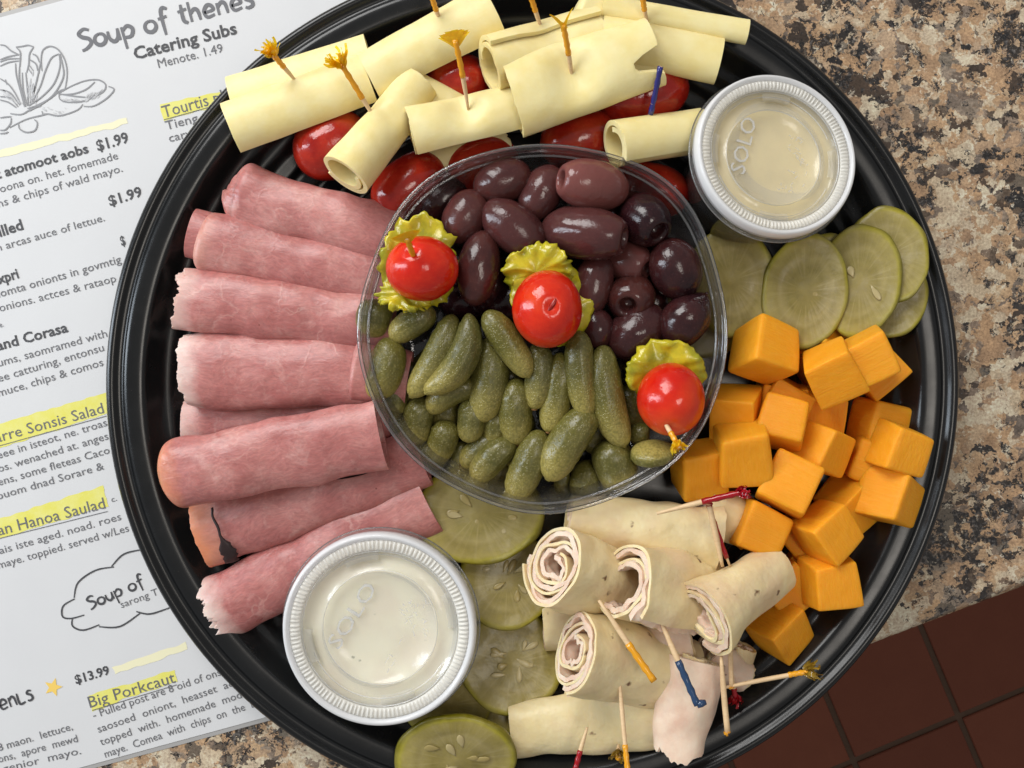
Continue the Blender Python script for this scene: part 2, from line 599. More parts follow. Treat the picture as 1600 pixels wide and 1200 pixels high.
LIDM = mk_clear('lid_plastic', (0.99, 0.99, 0.985), 0.12, (0.97, 0.97, 0.94), 0.16, 0.45, 0.4)
LIDR = mk_clear('lid_rim_plastic', (0.95, 0.96, 0.97), 0.70, (0.98, 0.98, 0.985), 0.18, 0.55)
LETTER = mk_clear('embossed_plastic', (0.95, 0.95, 0.95), 0.38, (0.95, 0.96, 0.97), 0.1, 1.0)
SCUFF = mk_clear('scuffed_plastic', (0.9, 0.9, 0.9), 0.3, (0.9, 0.9, 0.9), 0.2, 1.0)
FILM = {'gold': mk_film('gold_cellophane', (0.95, 0.66, 0.02), 0.6), 'red': mk_film('red_cellophane', (0.42, 0.004, 0.012), 0.75),
        'blue': mk_film('blue_cellophane', (0.02, 0.055, 0.13), 0.9), 'navy': mk_film('navy_cellophane', (0.03, 0.03, 0.20), 0.85),
        'orange': mk_film('orange_cellophane', (0.92, 0.42, 0.015), 0.8), 'amber': mk_film('amber_cellophane', (0.42, 0.26, 0.03), 0.6)}
INK = plain('grey_ink', (0.13, 0.13, 0.14), 0.6)
INKB = plain('dark_ink', (0.05, 0.05, 0.055), 0.6)
INKL = plain('pencil_ink', (0.26, 0.26, 0.27), 0.7)
SHADEI = plain('pencil_shading', (0.52, 0.52, 0.53), 0.7)
_h = NT('highlighter_yellow')
_hv = _h.coord(rnd=False, scale=(1, 1, 1))
HILITE = _h.fin(_h.mix(_h.ramp(_h.noise(_hv, 120, 4, 0.7), [(.3, 0.0), (.75, 1.0)]), (0.70, 0.65, 0.085), (0.74, 0.71, 0.24)), 0.6)
HPALE = plain('faded_highlighter', (0.78, 0.74, 0.50), 0.6)
STARM = plain('star_gold', (0.82, 0.56, 0.12), 0.6)

# ------------------------------------------------------------------ counter and floor
CA = R(20.8)
ce = at(1390, 1005, 0)                       # a point on the counter's front edge
u = Vector((math.cos(CA), math.sin(CA), 0))
n = Vector((math.sin(CA), -math.cos(CA), 0))  # outward
prof = [(-1.2, 0)] + [(-0.010 + 0.010 * math.sin(a), -0.010 + 0.010 * math.cos(a)) for a in [R(i * 11.25) for i in range(9)]] + \
       [(-0.010 + 0.010 * math.cos(a), -0.022 - 0.010 * math.sin(a)) for a in [R(i * 11.25) for i in range(9)]] + [(-1.2, -0.032)]
vs = []
for s in (-1.3, 1.3):
    for d, z in prof:
        vs.append(ce + u * s + n * d + Vector((0, 0, z)))
N = len(prof)
fs = [(i, i + 1, N + i + 1, N + i) for i in range(N - 1)] + [tuple(range(N))[::-1], tuple(range(N, 2 * N)), (N - 1, 0, N, 2 * N - 1)]
o = mesh('counter', vs, fs, GRANITE, sharp=40)
o['kind'] = 'structure'

FZ = -0.9
GROUT = NT('grout')
GROUT = GROUT.fin(GROUT.mix(GROUT.noise(GROUT.coord(rnd=False), 60, 4), (0.075, 0.040, 0.023), (0.105, 0.058, 0.035)), 0.8)
tt = NT('quarry_tile')
_v = tt.coord()
_c = tt.mix(tt.noise(_v, 25, 5, 0.6), (0.165, 0.050, 0.028), (0.205, 0.066, 0.037))
_oi = tt.n('ShaderNodeObjectInfo')
_c = tt.mix(tt.math('MULTIPLY', _oi.outputs['Random'], 0.5), _c, (0.105, 0.030, 0.018))
TILE = tt.fin(_c, 0.7, tt.bump(tt.noise(_v, 200, 4), 0.3, 0.001), Specular_IOR_Level=0.2)
fl = mesh('floor', [(-3, -3, FZ), (3, -3, FZ), (3, 3, FZ), (-3, 3, FZ)], [(0, 1, 2, 3)], GROUT, smooth=False)
fl['kind'] = 'structure'
J1 = at(1497, 1119, FZ)
FA = math.atan2(69, 164)
P = 178 * ks(FZ)
eu = Vector((math.cos(FA), math.sin(FA), 0))
ev = Vector((-math.sin(FA), math.cos(FA), 0))
g = 0.0042
h = 0.004
b_ = 0.0015
hs = P / 2 - g
tv = [(-hs, -hs, 0), (hs, -hs, 0), (hs, hs, 0), (-hs, hs, 0)]
tv += [(-hs, -hs, h - b_), (hs, -hs, h - b_), (hs, hs, h - b_), (-hs, hs, h - b_)]
q = hs - b_
tv += [(-q, -q, h), (q, -q, h), (q, q, h), (-q, q, h)]
tf = [(8, 9, 10, 11)]
for i in range(4):
    j = (i + 1) % 4
    tf += [(i, j, 4 + j, 4 + i), (4 + i, 4 + j, 8 + j, 8 + i)]
tme = None
for i in range(-6, 5):
    for j in range(-4, 6):
        c = J1 + eu * (P * (i + .5)) + ev * (P * (j + .5))
        if tme is None:
            to = mesh('tile', tv, tf, TILE, fl, smooth=False)
            tme = to.data
        else:
            to = bpy.data.objects.new('tile', tme)
            COL.objects.link(to)
            to.parent = fl
        to.location = (c.x, c.y, FZ + 0.0)
        to.rotation_euler = (random.uniform(-.003, .003), random.uniform(-.003, .003), FA)

# ------------------------------------------------------------------ printed menu
PA = R(15.2)
ZP = 0.0006
MENU = empty('menu', at(120, 640, 0))
minv = Vector(MENU.location)


def pl(x, y, z=ZP):
    """paper point from photo pixel"""
    return at(x, y, z) - minv


tl = pl(-10, 30)
pu = Vector((math.cos(PA), math.sin(PA), 0))
pn = Vector((math.sin(PA), -math.cos(PA), 0))
W0, W1 = -0.22, 0.215
H = 0.372
def sheet(name, mat, e, z0, z1):
    c = [tl + pu * (W0 - e) - pn * e, tl + pu * (W1 + e) - pn * e, tl + pu * (W1 + e) + pn * (H + e), tl + pu * (W0 - e) + pn * (H + e)]
    v = [Vector((p.x, p.y, z0)) for p in c] + [Vector((p.x, p.y, z1)) for p in c]
    return mesh(name, v, [(3, 2, 1, 0), (4, 5, 6, 7), (0, 1, 5, 4), (1, 2, 6, 5), (2, 3, 7, 6), (3, 0, 4, 7)], mat, MENU, smooth=False)
sheet('laminate_border', plain('laminate_edge', (0.36, 0.35, 0.34), 0.3), 0.0022, 0.0001, 0.0003)
sheet('paper_sheet', PAPER, 0, 0.0003, ZP)
tag(MENU, 'white laminated printed menu with yellow highlighting, under the left side of the black platter', 'menu')

_layer = [0]


def ink_z():
    _layer[0] = (_layer[0] + 1) % 12
    return ZP + 0.00022 + _layer[0] * 0.000006


def text(s, x0, y0, x1, y1, capx, bold=False, mat=None, parent=None, name='text_line', z=None, fn=None, ext=0.0):
    cu = bpy.data.curves.new(name, 'FONT')
    cu.body = s
    cu.resolution_u = 2
    if bold:
        cu.offset = 0.022
    cu.extrude = ext
    to = bpy.data.objects.new(name, cu)
    me = bpy.data.meshes.new_from_object(to)
    bpy.data.objects.remove(to)
    zz = ink_z() if z is None else z
    A = (fn or pl)(x0, y0, zz)
    B = (fn or pl)(x1, y1, zz)
    xs = [v.co.x for v in me.vertices]
    wdt = max(xs) - min(xs)
    L = (B - A).length
    sc = capx * ks(0) / 0.70
    X = (B - A).normalized()
    Y = Vector((-X.y, X.x, 0))
    mnx = min(xs)
    for v in me.vertices:
        c = v.co.copy()
        p = A + X * ((c.x - mnx) * L / wdt) + Y * (c.y * sc)
        p.z = zz + c.z
        v.co = p
    me.materials.append(mat or (INKB if bold else INK))
    ob = bpy.data.objects.new(name, me)
    COL.objects.link(ob)
    ob.parent = parent or MENU
    return ob


def ribbon_geo(pts, wd, vs, fs, taper=True):
    P = [Vector(p) for p in pts]
    nn = len(P)
    b = len(vs)
    for i, p in enumerate(P):
        d = (P[min(i + 1, nn - 1)] - P[max(i - 1, 0)])
        d.z = 0
        if d.length < 1e-9:
            d = Vector((1, 0, 0))
        d.normalize()
        nn_ = Vector((-d.y, d.x, 0))
        tt_ = i / max(nn - 1, 1)
        ww = wd * (0.45 + 0.55 * math.sin(math.pi * min(max(tt_, .06), .94)) ** .5 if taper else 1) / 2
        vs += [p + nn_ * ww, p - nn_ * ww]
    for i in range(nn - 1):
        fs.append((b + 2 * i, b + 2 * i + 1, b + 2 * i + 3, b + 2 * i + 2))


def strokes(name, lines, wpx, mat, parent=None, smoothn=6, fn=None, z=None):
    vs, fs = [], []
    for ln in lines:
        zz = ink_z() if z is None else z
        cr = catmull([tuple(p) for p in ln], smoothn) if len(ln) > 2 else ln
        ribbon_geo([(fn or pl)(x, y, zz) for x, y in cr], wpx * ks(0), vs, fs)
    return mesh(name, vs, fs, mat, parent or MENU, smooth=False)


def poly(name, pts, mat, z=ZP + 0.0001):
    if name == 'highlighter_mark':
        q = []
        m_ = len(pts)
        for i in range(m_):
            (xa, ya), (xb, yb) = pts[i], pts[(i + 1) % m_]
            k_ = max(2, int(math.hypot(xb - xa, yb - ya) / 5))
            for j in range(k_):
                t = j / k_
                x, y = xa + (xb - xa) * t, ya + (yb - ya) * t
                q.append((x + 2.2 * mn.noise(Vector((x * .09, y * .09, 1))), y + 3.2 * mn.noise(Vector((x * .06, y * .05, 9)))))
        pts = q
    return mesh(name, [pl(x, y, z) for x, y in pts], [tuple(range(len(pts)))[::-1]], mat, MENU, smooth=False)


GLY = {
    'S': ([[(.85, 1.3), (.5, 1.45), (.12, 1.2), (.3, .9), (.72, .65), (.8, .3), (.45, 0), (.1, -.1)]], 1.05),
    'o': ([[(.4 + .38 * math.cos(a), .42 + .42 * math.sin(a)) for a in [i * .7 + 1.6 for i in range(10)]]], 1.0),
    'u': ([[(0, .85), (.04, .3), (.32, 0), (.6, .25), (.68, .9)], [(.68, .9), (.72, 0)]], .95),
    'p': ([[(.02, .9), (.08, -.75)], [(.06, .6), (.4, .9), (.74, .6), (.55, .1), (.1, .1)]], .95),
    'f': ([[(.75, 1.4), (.45, 1.55), (.28, 1.1), (.3, -.45)], [(0, .8), (.62, .88)]], .8),
    't': ([[(.3, 1.45), (.28, .3), (.55, 0)], [(0, .95), (.62, 1.05)]], .75),
    'h': ([[(.05, 1.5), (.06, 0)], [(.06, .55), (.35, .88), (.6, .7), (.66, 0)]], .95),
    'e': ([[(.05, .42), (.68, .5), (.58, .85), (.3, .9), (.05, .5), (.2, .05), (.72, .12)]], .95),
    'n': ([[(.05, .9), (.06, 0)], [(.06, .55), (.35, .88), (.6, .7), (.66, 0)]], .95),
    's': ([[(.58, .82), (.3, .9), (.12, .68), (.48, .42), (.5, .1), (.2, -.02), (0, .08)]], .8),
    'L': ([[(0, 1.0), (.02, 0), (.6, .02)]], .85), ' ': ([], .6)}


def hand(s, x0, y0, x1, y1, xh, wpx, mat=INKB):
    tot = sum(GLY[c][1] for c in s)
    dx, dy = x1 - x0, y1 - y0
    L = math.hypot(dx, dy)
    ux, uy = dx / L, dy / L
    cx = L / tot
    lines = []
    off = 0
    for c in s:
        gl, adv = GLY[c]
        for st in gl:
            lines.append([(x0 + ux * (off + px_ * cx) + uy * py_ * xh, y0 + uy * (off + px_ * cx) - ux * py_ * xh) for px_, py_ in st])
        off += adv * cx
    return strokes('handwritten_title', lines, wpx, mat)


# highlighter marks
poly('highlighter_mark', [(0, 662), (170, 612), (172, 644), (0, 700), (-20, 706), (-20, 668)], HILITE)
poly('highlighter_mark', [(-20, 817), (0, 811), (161, 758), (169, 790), (0, 842), (-20, 848)], HILITE)
poly('highlighter_mark', [(249, 163), (345, 143), (350, 164), (256, 188)], HILITE)
poly('highlighter_mark', [(138, 1086), (273, 1047), (277, 1064), (144, 1111)], HILITE)
poly('highlighter_mark', [(-20, 240), (0, 234), (196, 185), (200, 194), (0, 247), (-20, 252)], HPALE)
poly('highlighter_mark', [(175, 1043), (290, 1003), (294, 1014), (180, 1054)], HPALE)
poly('printed_star', [(83 + (15 if i % 2 == 0 else 6.5) * math.sin(i * math.pi / 5 + .25), 1074 - (15 if i % 2 == 0 else 6.5) * math.cos(i * math.pi / 5 + .25)) for i in range(10)], STARM, ZP + 0.0002)
hand('Soup of thenes', 126, 78, 402, 8, 21, 6.2, INK)
hand('Soup of', 140, 952, 228, 914, 13, 3.6, INKB)
hand('enLs', 2, 1110, 56, 1091, 17, 3.8, INKB)
for a in [
    ('Catering Subs', 211, 93, 371, 52, 19, True), ('Menote. 1.49', 248, 106, 349, 81, 14, False),
    ('t atomoot aobs', -6, 280, 139, 238, 15, True), ('$1.99', 153, 236, 202, 222, 17, True),
    ('oona on. het. fomemade', 1, 301, 185, 248, 12.5, False), ('ns & chips of wald mayo.', -2, 324, 192, 268, 12.5, False),
    ('$1.99', 172, 322, 223, 306, 16, True), ('illed', 0, 370, 37, 358, 17, True), ('n arcas auce of lettue.', -4, 393, 164, 345, 12, False),
    ('$', 190, 384, 197, 382, 15, True), ('Tourtis pl', 256, 184, 350, 158, 19, False), ('Tieng', 260, 203, 310, 190, 14, False),
    ('cary', 265, 222, 300, 213, 13, False), ('xpri', -2, 444, 30, 434, 16, True), ('iomta onionts in govmtig', -2, 465, 190, 410, 12.5, False),
    ('onions. actces & rataop', 0, 487, 182, 440, 12.5, False), ('e.', 0, 512, 6, 510, 9, False), ('and Corasa', -4, 548, 107, 518, 16, True),
    ('ums, saomramed with', -2, 573, 168, 526, 12.5, False), ('ee catturing, entonsu', -2, 597, 163, 548, 12.5, False),
    ('muce, chips & comos', -2, 620, 162, 571, 12.5, False), ('arre Sonsis Salad', -6, 692, 163, 645, 17, False),
    ('eee in isteot, ne. troas', -3, 717, 168, 665, 12, False), ('os. wenached at. anges', -2, 738, 170, 686, 12, False),
    ('ens, some fleteas Caco', -2, 759, 172, 708, 12, False), ('ouom dnad Sorare &', -4, 781, 163, 733, 12, False),
    ('an Hanoa Saulad', -2, 837, 165, 794, 18, False), ('c.', 175, 785, 183, 782, 9, False),
    ('ais iste aged. noad. roes', 0, 866, 190, 812, 12, False), ('maye. toppied. served w/Les', -2, 889, 202, 830, 12, False),
    ('sarong T', 190, 950, 248, 929, 11, False), ('$13.99', 119, 1069, 172, 1053, 14, True),
    ('Big Porkcaut', 141, 1106, 275, 1066, 18, False), ('- Pulled post are 8 oid of ons', 147, 1123, 346, 1055, 12, False),
    ('saosoed  oniont,  heasset  ad', 154, 1145, 366, 1072, 12, False), ('topped  with.  homemade  mod.', 158, 1165, 382, 1089, 12, False),
    ('maye.  Comea  with  chips  on  the  b', 165, 1184, 400, 1104, 12, False), ('8 maon.  lettuce,', -2, 1174, 114, 1140, 12, False),
    ('ons,  apore  mewd', -2, 1192, 122, 1159, 12, False), ('genior  mayo.', 5, 1207, 127, 1178, 12, False)]:
    text(*a)
for l_ in ([(256, 187), (350, 161)], [(-6, 698), (166, 650)], [(-4, 842), (168, 799)], [(144, 1110), (276, 1070)]):
    strokes('underline', [l_], 1.6, INK)
# cloud outline and logo sketch
Z8 = lambda x, y: (x / 3.158, 820 + y / 3.158)
strokes('cloud_outline', [[Z8(*p) for p in l] for l in [
    [(700, 122), (610, 145), (550, 205)], [(562, 208), (470, 225), (385, 285), (365, 360)], [(368, 365), (312, 400), (308, 452), (350, 462), (415, 445)],
    [(357, 460), (358, 500), (410, 520), (490, 493)], [(488, 503), (590, 502), (690, 437)], [(672, 428), (740, 440), (840, 408)]]], 2.6, INKB)
ZL = lambda x, y: (x / 7.5, 60 + y / 7.5)
strokes('sketch_lines', [[ZL(*p) for p in l] for l in [
    [(0, 75), (60, 85), (130, 145), (220, 190)], [(0, 250), (90, 215), (215, 190)], [(0, 275), (100, 240), (225, 235)], [(0, 325), (100, 280), (220, 262)],
    [(185, 100), (260, 92), (330, 80), (395, 100)], [(190, 105), (235, 160), (235, 260), (225, 360)], [(390, 105), (345, 180), (335, 300), (310, 400)],
    [(320, 340), (385, 430)], [(380, 180), (430, 210), (460, 280)], [(350, 250), (420, 300), (440, 380)], [(330, 300), (390, 380)],
    [(180, 290), (190, 430), (240, 620), (285, 800)], [(225, 340), (230, 520), (300, 800)], [(260, 400), (270, 600), (320, 790)], [(300, 400), (320, 600), (330, 780)],
    [(0, 470), (100, 540), (180, 650), (240, 770)], [(0, 600), (120, 640), (230, 780)], [(0, 680), (120, 700), (210, 800)], [(0, 720), (100, 750), (190, 810)],
    [(60, 480), (80, 540)], [(490, 380), (480, 250), (500, 140), (580, 92), (680, 130), (760, 260), (785, 420), (760, 600)],
    [(690, 180), (600, 230), (530, 380), (470, 560), (380, 740)], [(690, 180), (700, 330), (630, 530), (480, 690), (330, 790)],
    [(480, 260), (440, 440), (400, 600), (350, 760)], [(700, 180), (730, 300), (740, 450), (640, 640), (500, 760), (340, 850)],
    [(320, 820), (440, 780), (590, 700), (690, 620), (760, 590)], [(120, 880), (250, 890), (360, 830), (480, 790)],
    [(690, 640), (830, 560), (1000, 495), (1150, 485), (1235, 540), (1210, 620), (1080, 690), (950, 740), (780, 745), (700, 710), (690, 640)],
    [(700, 655), (850, 650), (1000, 600), (1110, 510)], [(700, 650), (900, 680), (1030, 690)], [(1270, 560), (1335, 600), (1250, 700), (1100, 790), (980, 795)],
    [(970, 770), (900, 840), (700, 905), (560, 885), (490, 900), (300, 950), (110, 1045)], [(0, 930), (70, 920), (130, 915)], [(130, 930), (120, 1000), (60, 1070), (0, 1075)],
    [(215, 1000), (230, 1060), (310, 1100), (410, 1075), (435, 990), (400, 950)], [(0, 1115), (60, 1110), (95, 1095)], [(490, 850), (500, 890)]]], 2.3, INKL)
sh = []
for i in range(26):
    a, b = random.uniform(330, 440), random.uniform(380, 700)
    sh.append([ZL(a, b), ZL(a + random.uniform(-25, 10), b + random.uniform(40, 110))])
for i in range(30):
    a = random.uniform(1020, 1210)
    b = 640 - (a - 1100) * .35 + random.uniform(-20, 50)
    sh.append([ZL(a, b), ZL(a - 30, b + 35)])
for i in range(22):
    a = random.uniform(20, 230)
    b = 640 + a * .55 + random.uniform(-70, 10)
    sh.append([ZL(a, b), ZL(a + 35, b + 28)])
for i in range(20):
    a = random.uniform(490, 760)
    b = random.uniform(800, 880)
    sh.append([ZL(a, b), ZL(a + 16, b + 12)])
for i in range(16):
    a = random.uniform(700, 960)
    sh.append([ZL(a, 700 + random.uniform(0, 35)), ZL(a + 40, 715 + random.uniform(0, 25))])
strokes('sketch_shading', sh, 1.5, SHADEI)

# ------------------------------------------------------------------ the platter
TC = at(832, 600, 0.030)
TB = 0.0045
sec = [(0, TB), (.118, TB), (.124, TB), (.126, TB + .0004), (.128, TB), (.133, TB), (.135, TB + .0004), (.137, TB), (.142, TB), (.144, TB + .0005),
       (.146, TB), (.151, TB), (.1545, TB + .0010), (.157, TB + .0030), (.1605, .0086), (.1635, .0096), (.1668, .0122), (.1702, .0138), (.1738, .0170), (.1775, .0190),
       (.1810, .0232), (.1838, .0266), (.1875, .0277), (.1915, .0280), (.1936, .0268), (.1955, .0272), (.1976, .0288), (.1996, .0288), (.2012, .0270), (.2018, .0240), (.2020, .0200)]
up = catmull(sec, 4)
dn = [(max(r - .0004, 0) if r < .19 else r - .0012 * (r - .19) / .012, z - .0012) for r, z in up][::-1]
dn = [(r, max(z, .0009)) for r, z in dn]
vs, fs = lathe(up + dn, 256)
tray = mesh('serving_platter', vs, fs, TRAYM, loc=(TC.x, TC.y, 0))
tag(tray, 'large round black plastic party platter with stepped ridged rim, holding all the food', 'platter')


# ------------------------------------------------------------------ rolled sheets
def roll(name, A, B, r0, r1, mat, turns=1.4, th=.0016, gap=.0024, flat=.75, end=-90, jag0=None, jag1=None, wob=.05, parent=None,
         nu=44, nvt=44, dents=(), close0=0, close1=0, seed=None, inner=0.0, loose=0.0, ruffle=0.0, sag=0.0, up=Vector((0, 0, 1)), bow=0.0):
    """sheet wound round the line A-B. inner = radius already taken off (for a second, inner sheet)"""
    seed = random.uniform(0, 99) if seed is None else seed
    m = frame(A, B, up)
    L = (B - A).length
    T = turns * 2 * math.pi
    nv = max(8, int(nvt * turns))
    outer, inn = [], []
    for i in range(nu):
        uu = i / (nu - 1)
        # cluster rows near the ends
        uu = uu * uu * (3 - 2 * uu) * .5 + uu * .5
        rr = r0 + (r1 - r0) * uu
        cl = 1.0
        if close0 and uu < close0:
            cl = max(.12, math.sqrt(max(0, 1 - (1 - uu / close0) ** 2)))
        if close1 and uu > 1 - close1:
            cl = max(.12, math.sqrt(max(0, 1 - (1 - (1 - uu) / close1) ** 2)))
        for j in range(nv):
            t = j / (nv - 1)
            th_ = R(end) - T * (1 - t)
            r = rr - inner - gap * turns * (1 - t)
            r += loose * (1 - t) ** .7 * rr * (math.sin(2.3 * th_ + seed) * .6 + mn.noise(Vector((th_ * .8, seed, uu * 2))))
            r += ruffle * mn.noise(Vector((th_ * 2.6, seed + 7, uu * 16)))
            for k, lst in ((0, outer), (1, inn)):
                q = max(r - k * th, .0004) * cl
                y = q * math.cos(th_)
                z = q * math.sin(th_) * flat
                off = 0.0
                if jag0:
                    off += jag0(t, th_) * max(0, 1 - uu * 5)
                if jag1:
                    off += jag1(t, th_) * max(0, 1 - (1 - uu) * 5)
                x = uu * L + off
                nzv = Vector((x * 38, y * 45, z * 45 + t * .12)) + Vector((seed, seed * 2, 0))
                d = mn.noise(nzv) * wob * rr + mn.noise(nzv * 2.7) * wob * .3 * rr
                y += d * math.cos(th_)
                z += d * math.sin(th_) * flat
                for (du, dd, dw, dy) in dents:
                    wgt = math.exp(-((uu - du) / dw) ** 2 - ((y / rr - dy) / .7) ** 2)
                    z -= dd * wgt * max(0, math.sin(th_)) ** .5 if math.sin(th_) > 0 else 0
                z -= sag * math.sin(math.pi * uu)
                y += bow * math.sin(math.pi * uu)
                lst.append((x, y, z))
    nvv = len(outer)
    vs = outer + inn
    fs = grid_faces(nu, nv) + grid_faces(nu, nv, base=nvv, flip=True)
    for j in range(nv - 1):
        fs.append((j, nvv + j, nvv + j + 1, j + 1)[::-1])
        a = (nu - 1) * nv + j
        fs.append((a, nvv + a, nvv + a + 1, a + 1))
    for i in range(nu - 1):
        a, b = i * nv, (i + 1) * nv
        fs.append((a, nvv + a, nvv + b, b))
        a, b = a + nv - 1, b + nv - 1
        fs.append((a, nvv + a, nvv + b, b)[::-1])
    if parent is not None:
        m = parent.matrix_basis.inverted() @ m
    return mesh(name, vs, fs, mat, parent, mw=m, sharp=50)


def jagged(amp, freq, seed, tooth=0.3):
    freq *= .55
    def f(t, th):
        return amp * (mn.noise(Vector((t * freq, seed, 0))) + tooth * .45 * mn.noise(Vector((t * freq * 4, seed, 3))) + tooth * .30 * mn.noise(Vector((t * freq * 13, seed, 5)))
                      + tooth * .22 * mn.noise(Vector((t * freq * 31, seed, 8))))
    return f


# ham: left end px, right end px, widths px, heights
HG = 'folded ham slices along the left side'
hams = [
    ((356, 296), (625, 372), 104, 92, .029, .033, dict(close0=.10, jag0=jagged(.005, 6, 1)), (.0, .1), 'dark pink rolled ham slice, topmost of the ham, beside the grape tomatoes'),
    ((312, 372), (615, 440), 100, 80, .028, .032, dict(close0=.05, jag0=jagged(.003, 5, 2, .15)), (.2, .25), 'rolled ham slice with a double left end, second from the top'),
    ((284, 464), (615, 505), 104, 88, .029, .033, dict(jag0=jagged(.0045, 11, 3, 1.0)), (.75, .1), 'rolled ham slice with ragged pale left end, third from the top'),
    ((294, 580), (620, 578), 128, 104, .026, .031, dict(jag0=jagged(.0045, 11, 4, 1.0)), (.9, .0), 'broad ham roll with ragged left end, level with the middle of the bowl'),
    ((290, 664), (610, 648), 84, 76, .016, .021, dict(jag0=jagged(.003, 8, 5, .4)), (.5, .0), 'narrow mostly hidden ham roll, wedged above the fat smooth one'),
    ((248, 746), (596, 675), 118, 120, .041, .041, dict(close0=.10, end=-40), (.0, .85), 'fat smooth ham roll with a rounded orange tinged left end'),
    ((314, 838), (660, 712), 112, 100, .024, .027, dict(jag0=jagged(.003, 8, 7, .5)), (.2, .8), 'ham roll with a black pepper crusted left end, under the fat smooth roll'),
    ((334, 952), (670, 782), 108, 104, .022, .024, dict(jag0=jagged(.009, 12, 21, 1.1)), (1.0, .0), 'lowest ham roll with a ragged whitish left end, running under the sauce cup'),
]
for (a, b, w0, w1, z0, z1, kw, tips, lab) in hams:
    kw = dict(kw)
    A, B = at(*a, z0), at(*b, z1)
    k0, k1 = ks(z0), ks(z1)
    o = roll('ham_roll', A, B, w0 * k0 / 2, w1 * k1 / 2, HAM, turns=2.2, th=.0013, gap=.0017, flat=.52, wob=.17, nu=80, nvt=150, **{'end': -100, **kw})
    o['fringe'], o['smoked'] = float(tips[0]), float(tips[1])
    tag(o, lab, 'ham', HG)
    if 'crusted' in lab:
        L = (B - A).length
        vs, fs = [], []
        for i in range(7):
            for j in range(22):
                th = R(20 + j * 5.2)
                rr = w0 * k0 / 2 * 1.035
                wd = .0024 * (1 + .45 * mn.noise(Vector((j * .9, i * .7, 0)))) * (.22 + 1.25 / (1 + math.exp((j - 9.5) * 1.6)) * (1 - .5 * (j < 1)))
                x = .0125 + (i / 6 - .5) * wd * 2 + .003 * mn.noise(Vector((j * .25, 9, 2)))
                vs.append((x, -rr * math.cos(th), rr * .62 * math.sin(th) - (.0011 if i in (0, 6) else 0) + .0003 * mn.noise(Vector((i, j * 1.3, 0)))))
        mesh('pepper_crust', vs, grid_faces(7, 22), CRUST, o)
    if 'fat smooth' in lab:
        vs, fs = [], []
        for i in range(20):
            for j in range(5):
                x = .070 + i * .0017
                th = R(-38 + j * 7 * math.sin(math.pi * (i + .5) / 20))
                rr = w1 * k1 / 2 * 1.03
                vs.append((x, -rr * math.cos(th), rr * .62 * math.sin(th) + .0004 * mn.noise(Vector((i * 1.1, j, 0)))))
        mesh('dark_rind', vs, grid_faces(20, 5), CRUST, o)
# folded sheets of ham under the bowl's edge
for (a, b, w0, w1, z, lab) in [((555, 640), (640, 765), 92, 70, .016, 'loose ham fold poking out between the fat ham roll and the bowl'),
                               ((300, 362), (420, 392), 84, 84, .027, 'inner fold edge peeping out at the left end of the second ham roll'),
                               ((548, 575), (640, 590), 108, 90, .0315, 'pinker inner ham fold tucked in the right end of the broad roll')]:
    o = roll('ham_fold', at(*a, z), at(*b, z), w0 * ks(z) / 2, w1 * ks(z) / 2, HAM, turns=1.6, th=.0013, gap=.002, flat=.62, wob=.10, close0=.12 if w0 > 100 else 0)
    tag(o, lab, 'ham', HG)

# ------------------------------------------------------------------ cheese rolls
CG = 'rolled pale cheese slices at the top of the platter'


def notch(t, th):
    return .0


def curve_end(c):
    return lambda t, th: c * (.5 + .5 * math.cos(th * 1.0 + .6))


